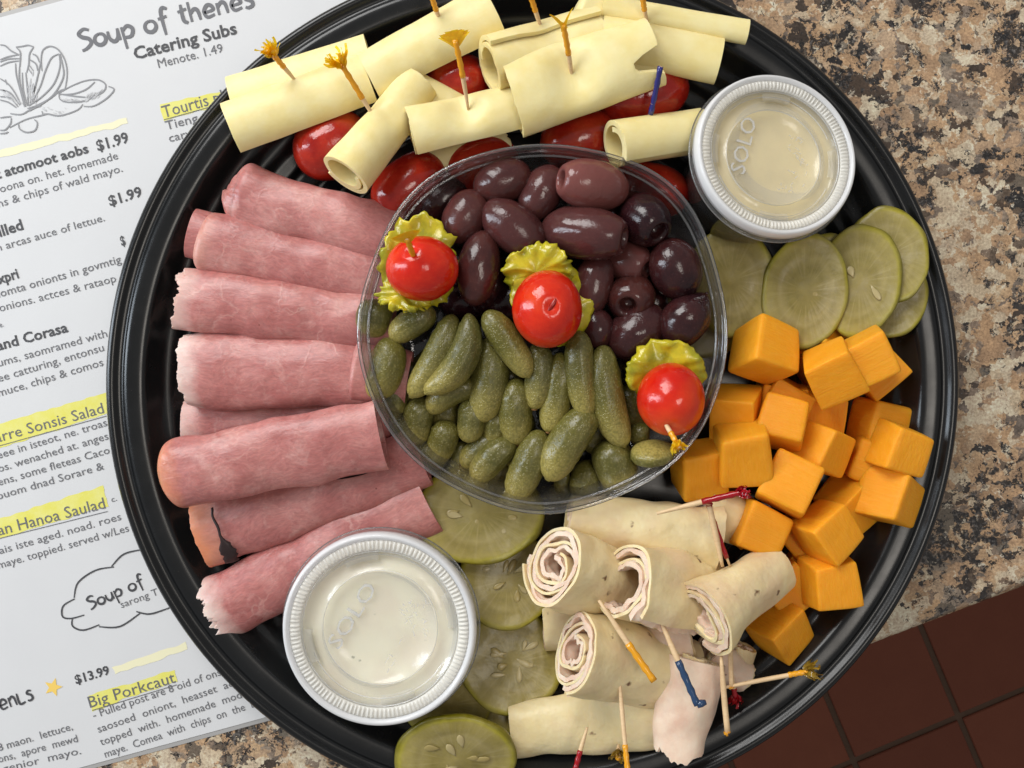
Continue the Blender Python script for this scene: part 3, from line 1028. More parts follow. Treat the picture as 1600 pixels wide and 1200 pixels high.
cheeses = [
    ((365, 160), (580, 92), 96, 96, .032, .034, dict(turns=1.1, flat=.45), 'flat pale cheese fold behind the leftmost cheese roll'),
    ((362, 200), (575, 122), 92, 88, .042, .038, dict(turns=2.0, end=165, jag0=jagged(.0016, 6, 2, .3), gap=.0035), 'leftmost pale cheese roll, lying against the platter rim'),
    ((576, 120), (770, 18), 84, 96, .040, .040, dict(turns=1.8, end=160), 'pale cheese roll behind, with an orange pick at the frame top'),
    ((538, 272), (655, 128), 96, 78, .058, .040, dict(turns=1.45, end=-50, flat=.90, gap=.0032, jag0=jagged(.0016, 4, 6, .15), jag1=jagged(.005, 4, 16, .2), dents=[(.55, .0025, .08, -.2)]), 'steep cheese roll with an open round lower end, between two grape tomatoes'),
    ((648, 140), (724, 178), 66, 60, .040, .036, dict(turns=.55, end=150, flat=.30, jag1=jagged(.005, 5, 3, .8)), 'torn cheese flap draped right of the steep cheese roll'),
    ((655, 240), (795, 208), 92, 50, .029, .030, dict(turns=.6, end=170, flat=.28, jag1=jagged(.006, 4, 5, .6)), 'loose cheese sheet sticking out below the middle cheese roll'),
    ((642, 208), (815, 168), 94, 84, .050, .044, dict(turns=1.25, end=150, flat=.80, gap=.0042, jag0=jagged(.0025, 4, 8, .12), dents=[(.48, .0055, .15, .4)]), 'middle cheese roll pinned by a gold fan frilled pick, above the bowl'),
    ((765, 104), (935, 60), 100, 104, .050, .036, dict(turns=1.3, end=60, flat=.92, gap=.003, jag0=jagged(.0015, 5, 9, .5), dents=[(.5, .005, .2, .5)]), 'open ended cheese tube behind the biggest cheese roll'),
    ((895, 18), (958, 46), 86, 84, .038, .036, dict(turns=1.4, close1=.3, close0=.2), 'rounded cheese fold at the top edge between two picks'),
    ((798, 152), (1022, 78), 138, 122, .051, .049, dict(turns=1.3, end=-50, flat=.56, jag0=jagged(.0015, 6, 19, .6), dents=[(.42, .0065, .14, .0)], nu=90, jag1=lambda t, th: -.013 * math.exp(-((math.cos(th) + .42) / .27) ** 4) * (1 + .2 * mn.noise(Vector((math.cos(th) * 9, 0, 0)))) if math.sin(th) > -.2 else 0), 'biggest cheese roll with a torn round notch in its right end'),
    ((938, 55), (1124, 94), 84, 84, .040, .041, dict(turns=1.7, end=-30), 'pale cheese roll behind the torn notch, reaching toward the sauce cup'),
    ((942, 6), (1168, 48), 46, 48, .044, .041, dict(turns=1.5, flat=.6), 'thin cheese roll lying at the top edge, furthest right'),
    ((960, 228), (1095, 206), 86, 80, .048, .034, dict(turns=1.35, end=140, flat=.95, gap=.0030, jag0=jagged(.0014, 4, 12, .15)), 'short cheese tube with a navy pick, left of the upper sauce cup'),
]
for (a, b, w0, w1, z0, z1, kw, lab) in cheeses:
    kk = dict(turns=1.6, th=.0022, gap=.0029, flat=.72, end=-80, wob=.05, nu=54)
    kk.update(kw)
    o = roll('cheese_roll', at(*a, z0), at(*b, z1), w0 * ks(z0) / 2, w1 * ks(z1) / 2, SWISS, **kk)
    tag(o, lab, 'cheese', CG)

# ------------------------------------------------------------------ tomatoes
TG = 'grape tomatoes under the cheese rolls'


def revolve_x(prof, seg=32, bend=0.0, disp=None):
    """prof (x, r); returns verts, faces of closed body"""
    vs = []
    n_ = len(prof)
    L = prof[-1][0] - prof[0][0]
    for x, r in prof:
        t = (x - prof[0][0]) / L
        oy = bend * (4 * t * (1 - t))
        for k in range(seg):
            a = 2 * math.pi * k / seg
            rr = max(r, 1e-6)
            y, z = rr * math.cos(a), rr * math.sin(a)
            v = Vector((x, y, z))
            if disp:
                d = disp(v, t)
                if rr > 1e-5:
                    v.y *= 1 + d
                    v.z *= 1 + d
            v.y += oy
            vs.append(v)
    fs = grid_faces(n_, seg, False, True, flip=True)
    fs.append(tuple(range(seg)))
    fs.append(tuple(range((n_ - 1) * seg, n_ * seg))[::-1])
    return vs, fs


def ellprof(L, w, n_=26, pw0=2.0, pw1=2.0):
    out = []
    for i in range(n_):
        t = -math.cos(math.pi * i / (n_ - 1))
        p = pw0 if t < 0 else pw1
        out.append((t * L, w * max(0, (1 - abs(t) ** p)) ** .5))
    return out


def body(name, cx, cy, z, ang, L, w, mat, pw=(2.0, 2.0), pitch=0, dispf=None, parent=None, bend=0, seg=36, roll_=0, prof=None):
    """ang in image degrees (counter-clockwise as seen), L,w half sizes in px"""
    k = ks(z)
    vs, fs = revolve_x(prof or ellprof(L * k, w * k, 28, *pw), seg, bend * k, dispf)
    c = at(cx, cy, z)
    m = Matrix.Translation(c) @ Matrix.Rotation(R(ang), 4, 'Z') @ Matrix.Rotation(R(-pitch), 4, 'Y') @ Matrix.Rotation(R(roll_), 4, 'X')
    if parent is not None:
        m = parent.matrix_basis.inverted() @ m
    return mesh(name, vs, fs, mat, parent, mw=m)


for (x, y, z, ang, L, w_, lab) in [
    (518, 226, .028, 35, 62, 50, 'grape tomato furthest left, under the leftmost cheese roll'),
    (640, 292, .027, 40, 66, 46, 'grape tomato below the steep cheese roll, at the bowl edge'),
    (718, 130, .026, 10, 52, 44, 'dark red grape tomato behind the middle gold frilled pick'),
    (752, 258, .024, 20, 60, 44, 'grape tomato under the loose cheese sheet, half behind the bowl rim'),
    (905, 218, .026, 15, 62, 46, 'grape tomato below the biggest cheese roll'),
    (1006, 148, .028, 15, 72, 48, 'large grape tomato beside the navy pick, under the torn notch'),
    (1022, 298, .022, -10, 56, 42, 'grape tomato below the short cheese tube, right of the bowl rim'),
    (965, 250, .020, 5, 50, 40, 'grape tomato mostly hidden under the short cheese tube'),
]:
    sd = random.uniform(0, 50)
    o = body('grape_tomato', x, y, z, ang, L, w_, TOMD, (2.6, 2.3), dispf=lambda v, t, s=sd: .05 * nz(v, 50, s))
    tag(o, lab, 'tomato', TG)


# ------------------------------------------------------------------ toothpicks
def tube(P, rad, seg=10, cap=True):
    vs = []
    n_ = len(P)
    P = [Vector(p) for p in P]
    for i, p in enumerate(P):
        d = (P[min(i + 1, n_ - 1)] - P[max(i - 1, 0)]).normalized()
        a = d.cross(Vector((0.3, .2, 1))).normalized()
        b = d.cross(a)
        r = rad[i] if isinstance(rad, (list, tuple)) else rad
        for k in range(seg):
            t = 2 * math.pi * k / seg
            vs.append(p + a * (r * math.cos(t)) + b * (r * math.sin(t)))
    fs = grid_faces(n_, seg, False, True)
    if cap:
        fs.append(tuple(range(seg))[::-1])
        fs.append(tuple(range((n_ - 1) * seg, n_ * seg)))
    return vs, fs


def frill_geo(o, d, L, spread, n_, wd, rnd, curl=1.0):
    vs, fs = [], []
    a = d.cross(Vector((0.2, .5, 1))).normalized()
    b = d.cross(a)
    for i in range(n_):
        ph = 2 * math.pi * i / n_ + rnd.uniform(-.2, .2)
        s = spread * rnd.uniform(.3, 1)
        dr = (d + (a * math.cos(ph) + b * math.sin(ph)) * s).normalized()
        sd = dr.cross(d + a * .3).normalized()
        p = o.copy()
        bi = len(vs)
        seg = 7
        ll = L * rnd.uniform(.6, 1.1)
        for k in range(seg):
            t = k / (seg - 1)
            tw = sd * math.cos(t * 3 * curl + ph) + dr.cross(sd) * math.sin(t * 3 * curl + ph)
            ww = wd * (.5 + .7 * math.sin(math.pi * min(t + .15, 1)))
            vs += [p + tw * ww, p - tw * ww]
            j = Vector((rnd.uniform(-1, 1), rnd.uniform(-1, 1), rnd.uniform(-1, 1))) * .16 * curl
            dr = (dr + j + (a * math.cos(ph + t * 4) + b * math.sin(ph + t * 4)) * .18 * curl).normalized()
            p = p + dr * (ll / (seg - 1))
        for k in range(seg - 1):
            c = bi + 2 * k
            fs.append((c, c + 1, c + 3, c + 2))
    return vs, fs


PG = 'frilled wooden picks'
_pk = [0]


def pick(tip, ztip, top, ztop, colr, frac, lab, frill='tuft', rad=.00105, film=None, seglen=.0085):
    """tip = where it enters the food, top = free end; frac = share of the stick left bare"""
    _pk[0] += 1
    rnd = random.Random(_pk[0] * 13)
    A, B = at(*tip, ztip), at(*top, ztop)
    d = (B - A).normalized()
    root = empty('frilled_pick', A)
    A0 = A - d * .004
    L = (B - A).length
    loc = lambda p: p - A
    bend = Vector((rnd.uniform(-1, 1), rnd.uniform(-1, 1), 0)) * .0004
    pts = [loc(A0 + (B - A0) * (i / 8) + bend * math.sin(math.pi * i / 8)) for i in range(9)]
    vs, fs = tube(pts, [rad * (.55 + .45 * min(1, i / 3)) for i in range(9)])
    mesh('stick', vs, fs, WOOD, root)
    if frac < 1:
        s0 = A + d * (L * frac)
        pts = [loc(s0 + (B - s0) * (i / 9)) + bend * math.sin(math.pi * (.4 + .6 * i / 9)) for i in range(10)]
        vs, fs = tube(pts, [rad * 1.18 * (1 + .14 * math.sin(i * 2.4)) for i in range(10)])
        mesh('coloured_wrap', vs, fs, FILM[colr], root)
    F = FILM[film or ('gold' if colr == 'orange' else colr)]
    if frill == 'tuft':
        vs, fs = frill_geo(loc(B) - d * .002, d, seglen, .55, 30, .0011, rnd)
        mesh('frill', vs, fs, F, root)
    elif frill == 'tight':
        vs, fs = frill_geo(loc(B) - d * .004, d, seglen * .75, .4, 26, .0010, rnd, 1.4)
        mesh('frill', vs, fs, F, root)
    elif frill == 'fork':
        vs, fs = [], []
        side = d.cross(Vector((0, 0, 1))).normalized()
        for sgn in (-1, 1):
            for q in range(5):
                P_ = [loc(B) - d * .003 + side * sgn * (t * t * .0045 + .0002 * q) + d * (t * .0085) + Vector((0, 0, .0004 * q)) for t in [i / 6 for i in range(7)]]
                bi = len(vs)
                for i, p in enumerate(P_):
                    ww = .0012 * (.6 + .4 * math.sin(i + q)) * (1 - i / 8)
                    vs += [p + d * ww * .4 + Vector((0, 0, ww * .5)) + side * ww, p - d * ww * .4 - side * ww]
                for i in range(6):
                    c = bi + 2 * i
                    fs.append((c, c + 1, c + 3, c + 2))
        mesh('frill', vs, fs, F, root)
    elif frill == 'fan':
        vs, fs = [], []
        side = d.cross(Vector((0, 0, 1))).normalized()
        for q in range(14):
            sp = -0.9 + 1.8 * q / 13
            bi = len(vs)
            for i in range(6):
                t = i / 5
                p = loc(B) - d * .004 + d * (t * .0078 * math.cos(sp * .7)) + side * (t * .0072 * math.sin(sp)) + Vector((0, 0, .0009 * math.sin(q * 2.3 + t * 5) * t))
                ww = .0011 * (.3 + t)
                vs += [p + side * ww, p - side * ww]
            for i in range(5):
                c = bi + 2 * i
                fs.append((c, c + 1, c + 3, c + 2))
        mesh('frill', vs, fs, F, root)
    tag(root, lab, 'toothpick', PG)
    return root


pick((455, 118), .047, (424, 82), .060, 'orange', .35, 'gold frilled pick furthest left, sticking out beyond the platter rim', 'tuft')
pick((583, 181), .052, (533, 100), .066, 'orange', .35, 'gold frilled pick in the steep cheese roll', 'tuft', seglen=.010)
pick((686, 26), .047, (672, -14), .058, 'orange', .25, 'orange pick cut off by the top edge, in the cheese roll behind', 'tuft')
pick((729, 157), .054, (711, 62), .070, 'orange', .4, 'gold fan frilled pick in the middle cheese roll', 'fan')
pick((843, 35), .049, (828, -10), .060, 'orange', .4, 'orange pick cut off by the top edge, in the open ended cheese tube', 'tuft')
pick((893, 117), .052, (880, 38), .070, 'orange', .42, 'gold forked pick in the biggest cheese roll', 'fork')
pick((1010, 25), .047, (1004, -8), .056, 'orange', .3, 'orange pick barely in view, in the thin cheese roll', 'tuft')
pick((1014, 186), .046, (1032, 104), .060, 'navy', .08, 'navy blue pick in the short cheese tube', None)

# ------------------------------------------------------------------ pickle slices
KG = 'pickle chip slices'


def slice_(cx, cy, rx, ry, z, rot, tiltx, tilty, lab, seeds=0, th=.0032, bendz=.0015, grp=KG):
    k = ks(z)
    rx *= k
    ry *= k
    sd = random.uniform(0, 90)
    nr, na = 12, 72
    vs = []
    rim = []
    def P_(rf, a, zt):
        r_ = 1 + .035 * mn.noise(Vector((math.cos(a) * 1.5 + sd, math.sin(a) * 1.5, 0))) + .008 * math.sin(9 * a + sd)
        x, y = rx * rf * r_ * math.cos(a), ry * rf * r_ * math.sin(a)
        zz = zt - bendz * (x / rx) ** 2 + .0012 * mn.noise(Vector((x * 60 + sd, y * 60, 0)))
        return (x, y, zz)
    rings = [(0.001, th / 2)] + [(i / nr * .965, th / 2) for i in range(1, nr + 1)] + [(.99, th / 2 - .0004), (1.0, th / 4), (1.0, -th / 4), (.985, -th / 2), (.5, -th / 2), (0.001, -th / 2)]
    for rf, zt in rings:
        if 0.1 < rf < .6 and zt > 0:
            zt -= .0003
        for j in range(na):
            vs.append(P_(rf, 2 * math.pi * j / na, zt))
    fs = grid_faces(len(rings), na, False, True)
    c = at(cx, cy, z)
    m = Matrix.Translation(c) @ Matrix.Rotation(R(tiltx), 4, 'X') @ Matrix.Rotation(R(tilty), 4, 'Y') @ Matrix.Rotation(R(rot), 4, 'Z')
    o = mesh('pickle_slice', vs, fs, PICKLE, mw=m)
    tag(o, lab, 'pickle', grp)
    rnd = random.Random(int(sd * 10))
    for i in range(seeds):
        a = 2 * math.pi * i / seeds + rnd.uniform(-.6, .6)
        rr = rnd.uniform(.20, .50)
        x, y = rx * rr * math.cos(a), ry * rr * math.sin(a)
        ang = math.atan2(y, x)
        L_, w_ = .0033 * rnd.uniform(.7, 1.3), .0016 * rnd.uniform(.7, 1.2)
        v2, f2 = revolve_x([(-L_ * 1.1, w_ * .08), (-L_ * .6, w_ * .45), (-L_ * .1, w_ * .9), (L_ * .4, w_), (L_ * .8, w_ * .65), (L_, .0001)], 12)
        v2 = [Vector((v.x, v.y, v.z * .22)) for v in v2]
        mm = Matrix.Translation((x, y, th / 2 - bendz * (x / rx) ** 2 - .0001)) @ Matrix.Rotation(ang + rnd.uniform(-.7, .7), 4, 'Z')
        mesh('seed', v2, f2, SEEDC if rnd.random() < .5 else SEED, o, mw=mm)
    return o


slice_(1100, 480, 66, 80, .010, 10, 2, 0, 'pickle slice beneath the right side of the clear bowl')
slice_(1398, 464, 50, 64, .026, -10, 0, -12, 'lowest pickle slice at the right rim, partly under its neighbour')
slice_(1388, 398, 60, 76, .031, 12, 0, -14, 'pickle slice with thick yellow rind furthest right, against the platter rim')
slice_(1343, 438, 64, 90, .032, -8, -2, -12, 'ribbed pickle slice third from the bowl, below the upper sauce cup', 2)
slice_(1290, 430, 54, 66, .024, 0, 0, -12, 'pickle slice showing only a bright green edge, between two larger slices')
slice_(1258, 456, 66, 90, .030, -8, 0, -12, 'broad pickle slice just right of the one at the bowl, above the cheddar', 1)
slice_(1142, 440, 68, 88, .021, 5, 0, -14, 'pickle slice half hidden behind the right edge of the clear bowl')
slice_(750, 800, 102, 82, .024, 5, -12, 0, 'large pickle slice just under the bottom edge of the clear bowl', 9)
slice_(792, 905, 76, 78, .020, 5, -10, 4, 'pickle slice with shiny pale seeds, right of the lower sauce cup', 8)
slice_(772, 1064, 82, 82, .012, 5, -6, 4, 'pickle slice whose lower edge shows below its seeded neighbour')
slice_(800, 1034, 82, 80, .018, 0, -8, 6, 'seedy pickle slice between the lower sauce cup and the open pinwheel', 9)
slice_(770, 975, 74, 70, .012, 0, -8, 4, 'pickle slice buried deepest beside the lower sauce cup')
slice_(712, 1186, 96, 80, .0335, -5, 16, 4, 'bottommost pickle slice, cut off by the bottom edge of the photo', 8)
slice_(700, 1100, 70, 60, .018, -5, 2, 4, 'pickle slice tucked under the lower edge of the lower sauce cup')

# ------------------------------------------------------------------ cheddar cubes
QG = 'cheddar cheese cubes'


def cube(V, es, z, lab, s=None):
    """V = nearest corner, es = three edges leaving it (photo px/5), all receding"""
    ex = [e[0] for e in es]
    ey = [-e[1] for e in es]
    X = Vector(ex)
    Y = Vector(ey)
    size = ((X.length + Y.length) / 2) / 5
    size = min(max(size * 1.06, 70), 82) if s is None else s
    # nearest orthonormal pair of rows
    X.normalize()
    Y.normalize()
    for _ in range(12):
        d = X.dot(Y) / 2
        X, Y = (X - Y * d).normalized(), (Y - X * d).normalized()
    Zr = X.cross(Y)
    if sum(Zr) > 0:
        Zr = -Zr
    cols = [Vector((X[i], Y[i], Zr[i])) for i in range(3)]
    P_ = at(V[0], V[1], z)
    ray = (P_ - Vector((0, 0, CD))).normalized()
    q = Vector((0, 0, -1)).rotation_difference(ray)
    cols = [q @ c for c in cols]
    sz = size * ks(z)
    c = P_ + (cols[0] + cols[1] + cols[2]) * sz / 2
    h_ = sz / 2
    # rounded, slightly uneven cube: grid sphere-cube
    n_ = 12
    rnd = random.Random(lab)
    bulge = rnd.uniform(.015, .05)
    rb = h_ * rnd.uniform(.06, .18)
    sk = [rnd.uniform(-.075, .075) for _ in range(6)]
    vs, fs = [], []
    import itertools
    idx = {}
    def tp(t):  # denser near edges
        return math.sin(t * math.pi / 2)
    def addv(i, j, k):
        key = (i, j, k)
        if key in idx:
            return idx[key]
        p = Vector([tp(-1 + 2 * a / n_) for a in key])
        v = p * h_
        # round edges
        inn = h_ - rb
        cl = Vector([max(-inn, min(inn, a)) for a in v])
        df = v - cl
        if df.length > 1e-9:
            v = cl + df.normalized() * min(df.length, rb)
        v += Vector((v.x * (p.y * sk[0] + p.z * sk[1]), v.y * (p.x * sk[2] + p.z * sk[3]), v.z * (p.x * sk[4] + p.y * sk[5])))
        v *= 1 + bulge * (1 - min(1, (p.length_squared - 1) / 2))
        nn_ = mn.noise(v * 90 + Vector((sk[0] * 999, 0, 0)))
        v *= 1 + .016 * nn_
        idx[key] = len(vs)
        vs.append(v)
        return idx[key]
    for ax in range(3):
        for sd in (0, n_):
            for a in range(n_):
                for b in range(n_):
                    def kk(a, b):
                        l = [a, b]
                        l.insert(ax, sd)
                        return addv(*l)
                    f = (kk(a, b), kk(a + 1, b), kk(a + 1, b + 1), kk(a, b + 1))
                    fs.append(f if (sd == 0) == (ax == 1) else f[::-1])
    # guarantee right-handed basis
    if cols[0].cross(cols[1]).dot(cols[2]) < 0:
        cols[0], cols[1] = cols[1], cols[0]
    m = Matrix(cols).transposed().to_4x4()
    m.translation = c
    # face winding: fix by volume sign
    o = mesh('cheese_cube', vs, fs, CHEDDAR, mw=m)
    tag(o, lab, 'cheese cube', QG)
    return o


ZA = lambda x, y: (1040 + x / 5, 480 + y / 5)
ZB = lambda x, y: (1230 + x / 5, 480 + y / 5)
ZC = lambda x, y: (1040 + x / 5, 680 + y / 5)
ZD = lambda x, y: (1230 + x / 5, 680 + y / 5)
ZE = lambda x, y: (1140 + x / 5, 840 + y / 5)
for (V, es, z, lab) in [
    # lower layer
    (ZB(470, 215), [(-200, -60), (80, 290), (-290, 180)], .024, 'cheddar cube peeping out under the pickle slices'),
    (ZB(300, 250), [(-230, 110), (160, 220), (60, -200)], .034, 'cheddar cube with only its top corner showing, behind a tilted cube'),
    (ZA(770, 600), [(-40, 330), (300, 50), (-40, -40)], .026, 'shaded low cheddar cube between two front cubes'),
    (ZB(470, 720), [(-290, -30), (-40, 290), (-20, -80)], .029, 'low cheddar cube below the tilted one, at the centre of the pile'),
    (ZB(730, 745), [(245, 60), (-60, 300), (-210, -60)], .029, 'low cheddar cube with a narrow lit strip, near the rim'),
    (ZB(985, 510), [(-180, -250), (-250, 215), (-40, 20)], .031, 'cheddar cube under the brightest cube, pointing at the rim'),
    (ZD(600, 20), [(-140, 300), (260, 80), (-60, -60)], .029, 'low cheddar cube squeezed left of the rim pair'),
    (ZD(465, 540), [(-250, -110), (120, -150), (150, 260)], .033, 'low cheddar cube showing a slanted lit edge, below the two rim cubes'),
    (ZE(520, 190), [(-200, 250), (150, 270), (-60, -60)], .026, 'low cheddar cube behind the two bottom front cubes'),
    (ZA(880, 560), [(-150, 250), (260, 140), (-40, -60)], .031, 'dark shaded cheddar cube between the corner-up cube and the square faced one'),
    (ZC(560, 420), [(-200, 200), (220, 170), (-40, -60)], .026, 'dim cheddar cube just under the red frill'),
    (ZD(180, 560), [(-240, 160), (240, 200), (-40, -60)], .024, 'cheddar cube buried beneath the three faced cube'),
    (ZB(240, 930), [(-250, 100), (140, 260), (-50, -60)], .024, 'cheddar cube buried at the very centre of the pile'),
    (ZE(640, 40), [(-230, 200), (200, 220), (-50, -60)], .020, 'cheddar cube glimpsed between the bottom cubes and the three faced cube'),
    # upper layer
    (ZB(370, 945), [(-260, -60), (160, 70), (-125, 300)], .043, 'cheddar cube with a ridge toward the viewer, in the middle of the pile'),
    (ZA(705, 750), [(-340, -20), (50, -140), (-15, 330)], .040, 'cheddar cube half behind the clear bowl rim'),
    (ZA(725, 385), [(35, -330), (-235, 130), (285, 115)], .050, 'large corner-up cheddar cube nearest the pickles and bowl'),
    (ZA(1060, 1070), [(-285, -85), (85, -370), (-30, 90)], .047, 'upright cheddar cube with a flat square face, right of the rim-hugging cube'),
    (ZB(130, 520), [(295, -145), (130, 285), (-35, -190)], .049, 'tilted cheddar cube left of the brightest cube'),
    (ZB(425, 350), [(130, 290), (290, -165), (-55, -55)], .050, 'brightest cheddar cube, at the top right of the pile'),
    (ZB(885, 930), [(-185, -70), (280, 105), (-95, 290)], .045, 'cheddar cube at the rim, upper of the stacked pair'),
    (ZD(850, 665), [(-305, -85), (95, -365), (115, 90)], .044, 'cheddar cube at the rim, lower of the stacked pair'),
    (ZC(140, 205), [(305, -45), (-120, -160), (35, 330)], .044, 'cheddar cube touching the red pick, just outside the bowl'),
    (ZA(415, 1060), [(400, -10), (-65, -170), (50, 335)], .050, 'cheddar cube above the red frill'),
    (ZC(690, 510), [(295, 150), (-120, 320), (-90, -20)], .040, 'darker cheddar cube right of the red frilled picks'),
    (ZC(1085, 620), [(-325, -180), (150, -345), (-40, 55)], .051, 'diamond-turned cheddar cube in the middle, lying on a darker cube'),
    (ZD(220, 760), [(-215, -60), (220, -200), (160, 245)], .048, 'cheddar cube with three faces showing, above the bottom pair'),
    (ZE(670, 245), [(-155, -85), (330, -60), (20, 310)], .043, 'cheddar cube with a small nick, right of the bottom one'),
    (ZE(350, 815), [(-250, -115), (240, -235), (100, 165)], .038, 'bottommost cheddar cube, above the gold frilled pick'),
]:
    cube(V, es, z, lab)

# ------------------------------------------------------------------ clear bowl
BC = at(850, 511, .053)
RB = 292 * ks(.053)


def brad(a, z):
    f = max(0, min(1, (z - .006) / .045))
    return 1 + f * (.010 * math.cos(5 * (a - R(50))) + .010 * math.cos(4 * (a - R(45))) + .006 * math.cos(3 * (a - R(55))) + .005 * math.cos(8 * a))


base_r = RB * .80
wall = [(0, .0065), (base_r * .5, .0065), (base_r * .95, .0068), (base_r, .0075), (base_r + .0015, .0095)]
for i in range(1, 9):
    t = i / 8
    wall.append((base_r + .0015 + (RB * .955 - base_r - .0015) * t ** .9, .0095 + .036 * t))
wall += [(RB * .962, .0480), (RB * .972, .0485), (RB * .975, .0515)]
innerw = wall
outw = [(r + .0006, z - .0003) for r, z in wall][::-1]
outw[-1] = (0, .0058)
outw = [(r, max(z, .0057)) for r, z in outw]
BOWL = empty('clear_bowl', (BC.x, BC.y, 0))
vs, fs = lathe(innerw + outw, 160, brad)
mesh('bowl_wall', vs, fs, BOWLM, BOWL)
rimp = [(RB * .976 + RB * .011 * (1 + math.cos(a)) / 1, .0525 + .0012 * math.sin(a)) for a in [i * math.pi / 6 for i in range(12)]]
vs, fs = lathe(rimp, 200, brad)
mesh('rolled_rim', vs, fs, RIMM, BOWL)
vs, fs = lathe([(RB * .948 + .0007 * math.cos(a), .0468 + .0007 * math.sin(a)) for a in [i * math.pi / 3 for i in range(6)]], 200, brad)
mesh('inner_rim_bead', vs, fs, RIMM, BOWL)
vs, fs = [], []
rd = random.Random(5)
for i in range(420):
    a = R(rd.choice([rd.uniform(235, 300), rd.uniform(80, 125), rd.uniform(0, 360)]))
    t = rd.uniform(0.1, .9)
    rr = base_r + .0015 + (RB * .955 - base_r - .0015) * t ** .9
    zz = .0095 + .036 * t
    rr *= brad(a, zz)
    p = Vector((rr * math.cos(a), rr * math.sin(a), zz))
    nrm = Vector((-math.cos(a), -math.sin(a), .35)).normalized()
    tx_ = Vector((-math.sin(a), math.cos(a), 0))
    ty_ = nrm.cross(tx_)
    q = rd.uniform(.00025, .0009)
    b = len(vs)
    for k in range(6):
        vs.append(p + tx_ * q * math.cos(k * math.pi / 3) + ty_ * q * 1.3 * math.sin(k * math.pi / 3) + nrm * .00005)
    for k in range(6):
        vs.append(p + (tx_ * math.cos(k * math.pi / 3) + ty_ * math.sin(k * math.pi / 3)) * q * .6 + nrm * q * .5)
    vs.append(p + nrm * q * .65)
    for k in range(6):
        k2 = (k + 1) % 6
        fs += [(b + k, b + k2, b + 6 + k2, b + 6 + k), (b + 6 + k, b + 6 + k2, b + 12)]
dr_ = mesh('brine_drops', vs, fs, BOWLM, BOWL)
dr_['kind'] = 'stuff'
tag(BOWL, 'clear plastic bowl of olives, gherkins and tomatoes in the middle of the platter', 'bowl')

# ------------------------------------------------------------------ olives
OG = 'purple olives in the clear bowl'
Z5 = lambda x, y: (550 + x / 3.748, 200 + y / 3.748)
Z6 = lambda x, y: (800 + x / 3.333, 200 + y / 3.333)


def olive(p, ang, L, w_, z, lab, tone=0.0, hole=0, pitch=0, point=0, wr=.045, seed=None):
    seed = random.uniform(0, 99) if seed is None else seed
    k = ks(z) * 1.13
    if hole:
        pitch = -max(pitch * 1.3, 22)
    Lk, wk = L * k, w_ * k
    prof = ellprof(Lk, wk, 32, 2.1, 2.2)
    if hole:   # pitted end at -x : cut and turn inwards
        cut = -Lk * .84
        prof = [(x, r) for x, r in prof if x > cut + .0002]
        r0 = prof[0][1]
        hr = wk * .30
        prof = [(cut + Lk * .45, .0001), (cut + Lk * .42, hr * .8), (cut + Lk * .15, hr), (cut + .0008, hr * 1.1), (cut - .0002, hr * 1.35), (cut - .0001, r0 * .8)] + prof
    if point:
        prof = [(x + (Lk * .12 * ((x / Lk) ** 6) if x > 0 else 0), r * (1 - .25 * max(0, x / Lk) ** 3)) for x, r in prof]
        prof[-1] = (Lk * 1.2, .0001)
        prof.insert(-1, (Lk * 1.13, wk * .10))

    def dsp(v, t):
        return wr * nz(v, 90, seed) + wr * .5 * nz(v, 220, seed)
    vs, fs = revolve_x(prof, 40, 0, dsp)
    m = Matrix.Translation(at(p[0], p[1], z)) @ Matrix.Rotation(R(ang), 4, 'Z') @ Matrix.Rotation(R(-pitch), 4, 'Y')
    o = mesh('olive', vs, fs, OLIVE, mw=m)
    o['tone'] = float(tone)
    tag(o, lab, 'olive', OG)
    return o


olive(Z5(880, 312), 20, 42, 31, .043, 'dark olive at the top left of the olives, with a bluish bloom', .15)
olive(Z6(152, 338), 58, 42, 29, .043, 'mauve brown olive leaning upright left of the pale cut olive', .3)
olive(Z5(662, 520), 62, 40, 30, .043, 'plump olive furthest left, above the leftmost cherry tomato', .25)
olive(Z5(945, 585), -38, 52, 33, .046, 'smooth teardrop olive just above the middle cherry tomato', .28)
olive(Z5(740, 822), 82, 53, 29, .046, 'long glossy olive standing upright right of the leftmost cherry tomato', .1)
olive(Z6(415, 298), -6, 56, 35, .050, 'palest mauve olive with a sliced open left end, topmost of the olives', .85, hole=2, wr=.02)
olive(Z6(385, 548), 168, 66, 37, .050, 'biggest olive, wrinkled and torn at its right end', .3, hole=2, wr=.06)
olive(Z6(692, 480), 128, 40, 35, .046, 'near black olive with a round pit hole on its upper left', 0, hole=1, pitch=30)
olive(Z6(850, 735), 115, 44, 36, .044, 'smooth black olive against the right side of the bowl', .02, pitch=10, wr=.02)
olive(Z6(600, 690), 150, 40, 30, .038, 'brownish olive with a pit hole under the biggest olive', .5, hole=1, pitch=25)
olive(Z6(425, 810), 78, 46, 27, .042, 'smooth purple olive right behind the middle cherry tomato', .25)
olive(Z6(620, 880), 60, 38, 34, .040, 'dark olive with a ragged star shaped hole, at the centre of the olives', .03, hole=1, pitch=45, wr=.05)
olive(Z6(900, 1000), 50, 42, 33, .044, 'dark pointed olive just above the right cherry tomato', .04, point=1)
olive(Z6(650, 1060), 40, 47, 35, .040, 'dark reddish olive above the right banana pepper slice', .12)
olive(Z6(440, 1045), 100, 29, 24, .041, 'small olive tucked between the middle tomato and the gherkins', .12)
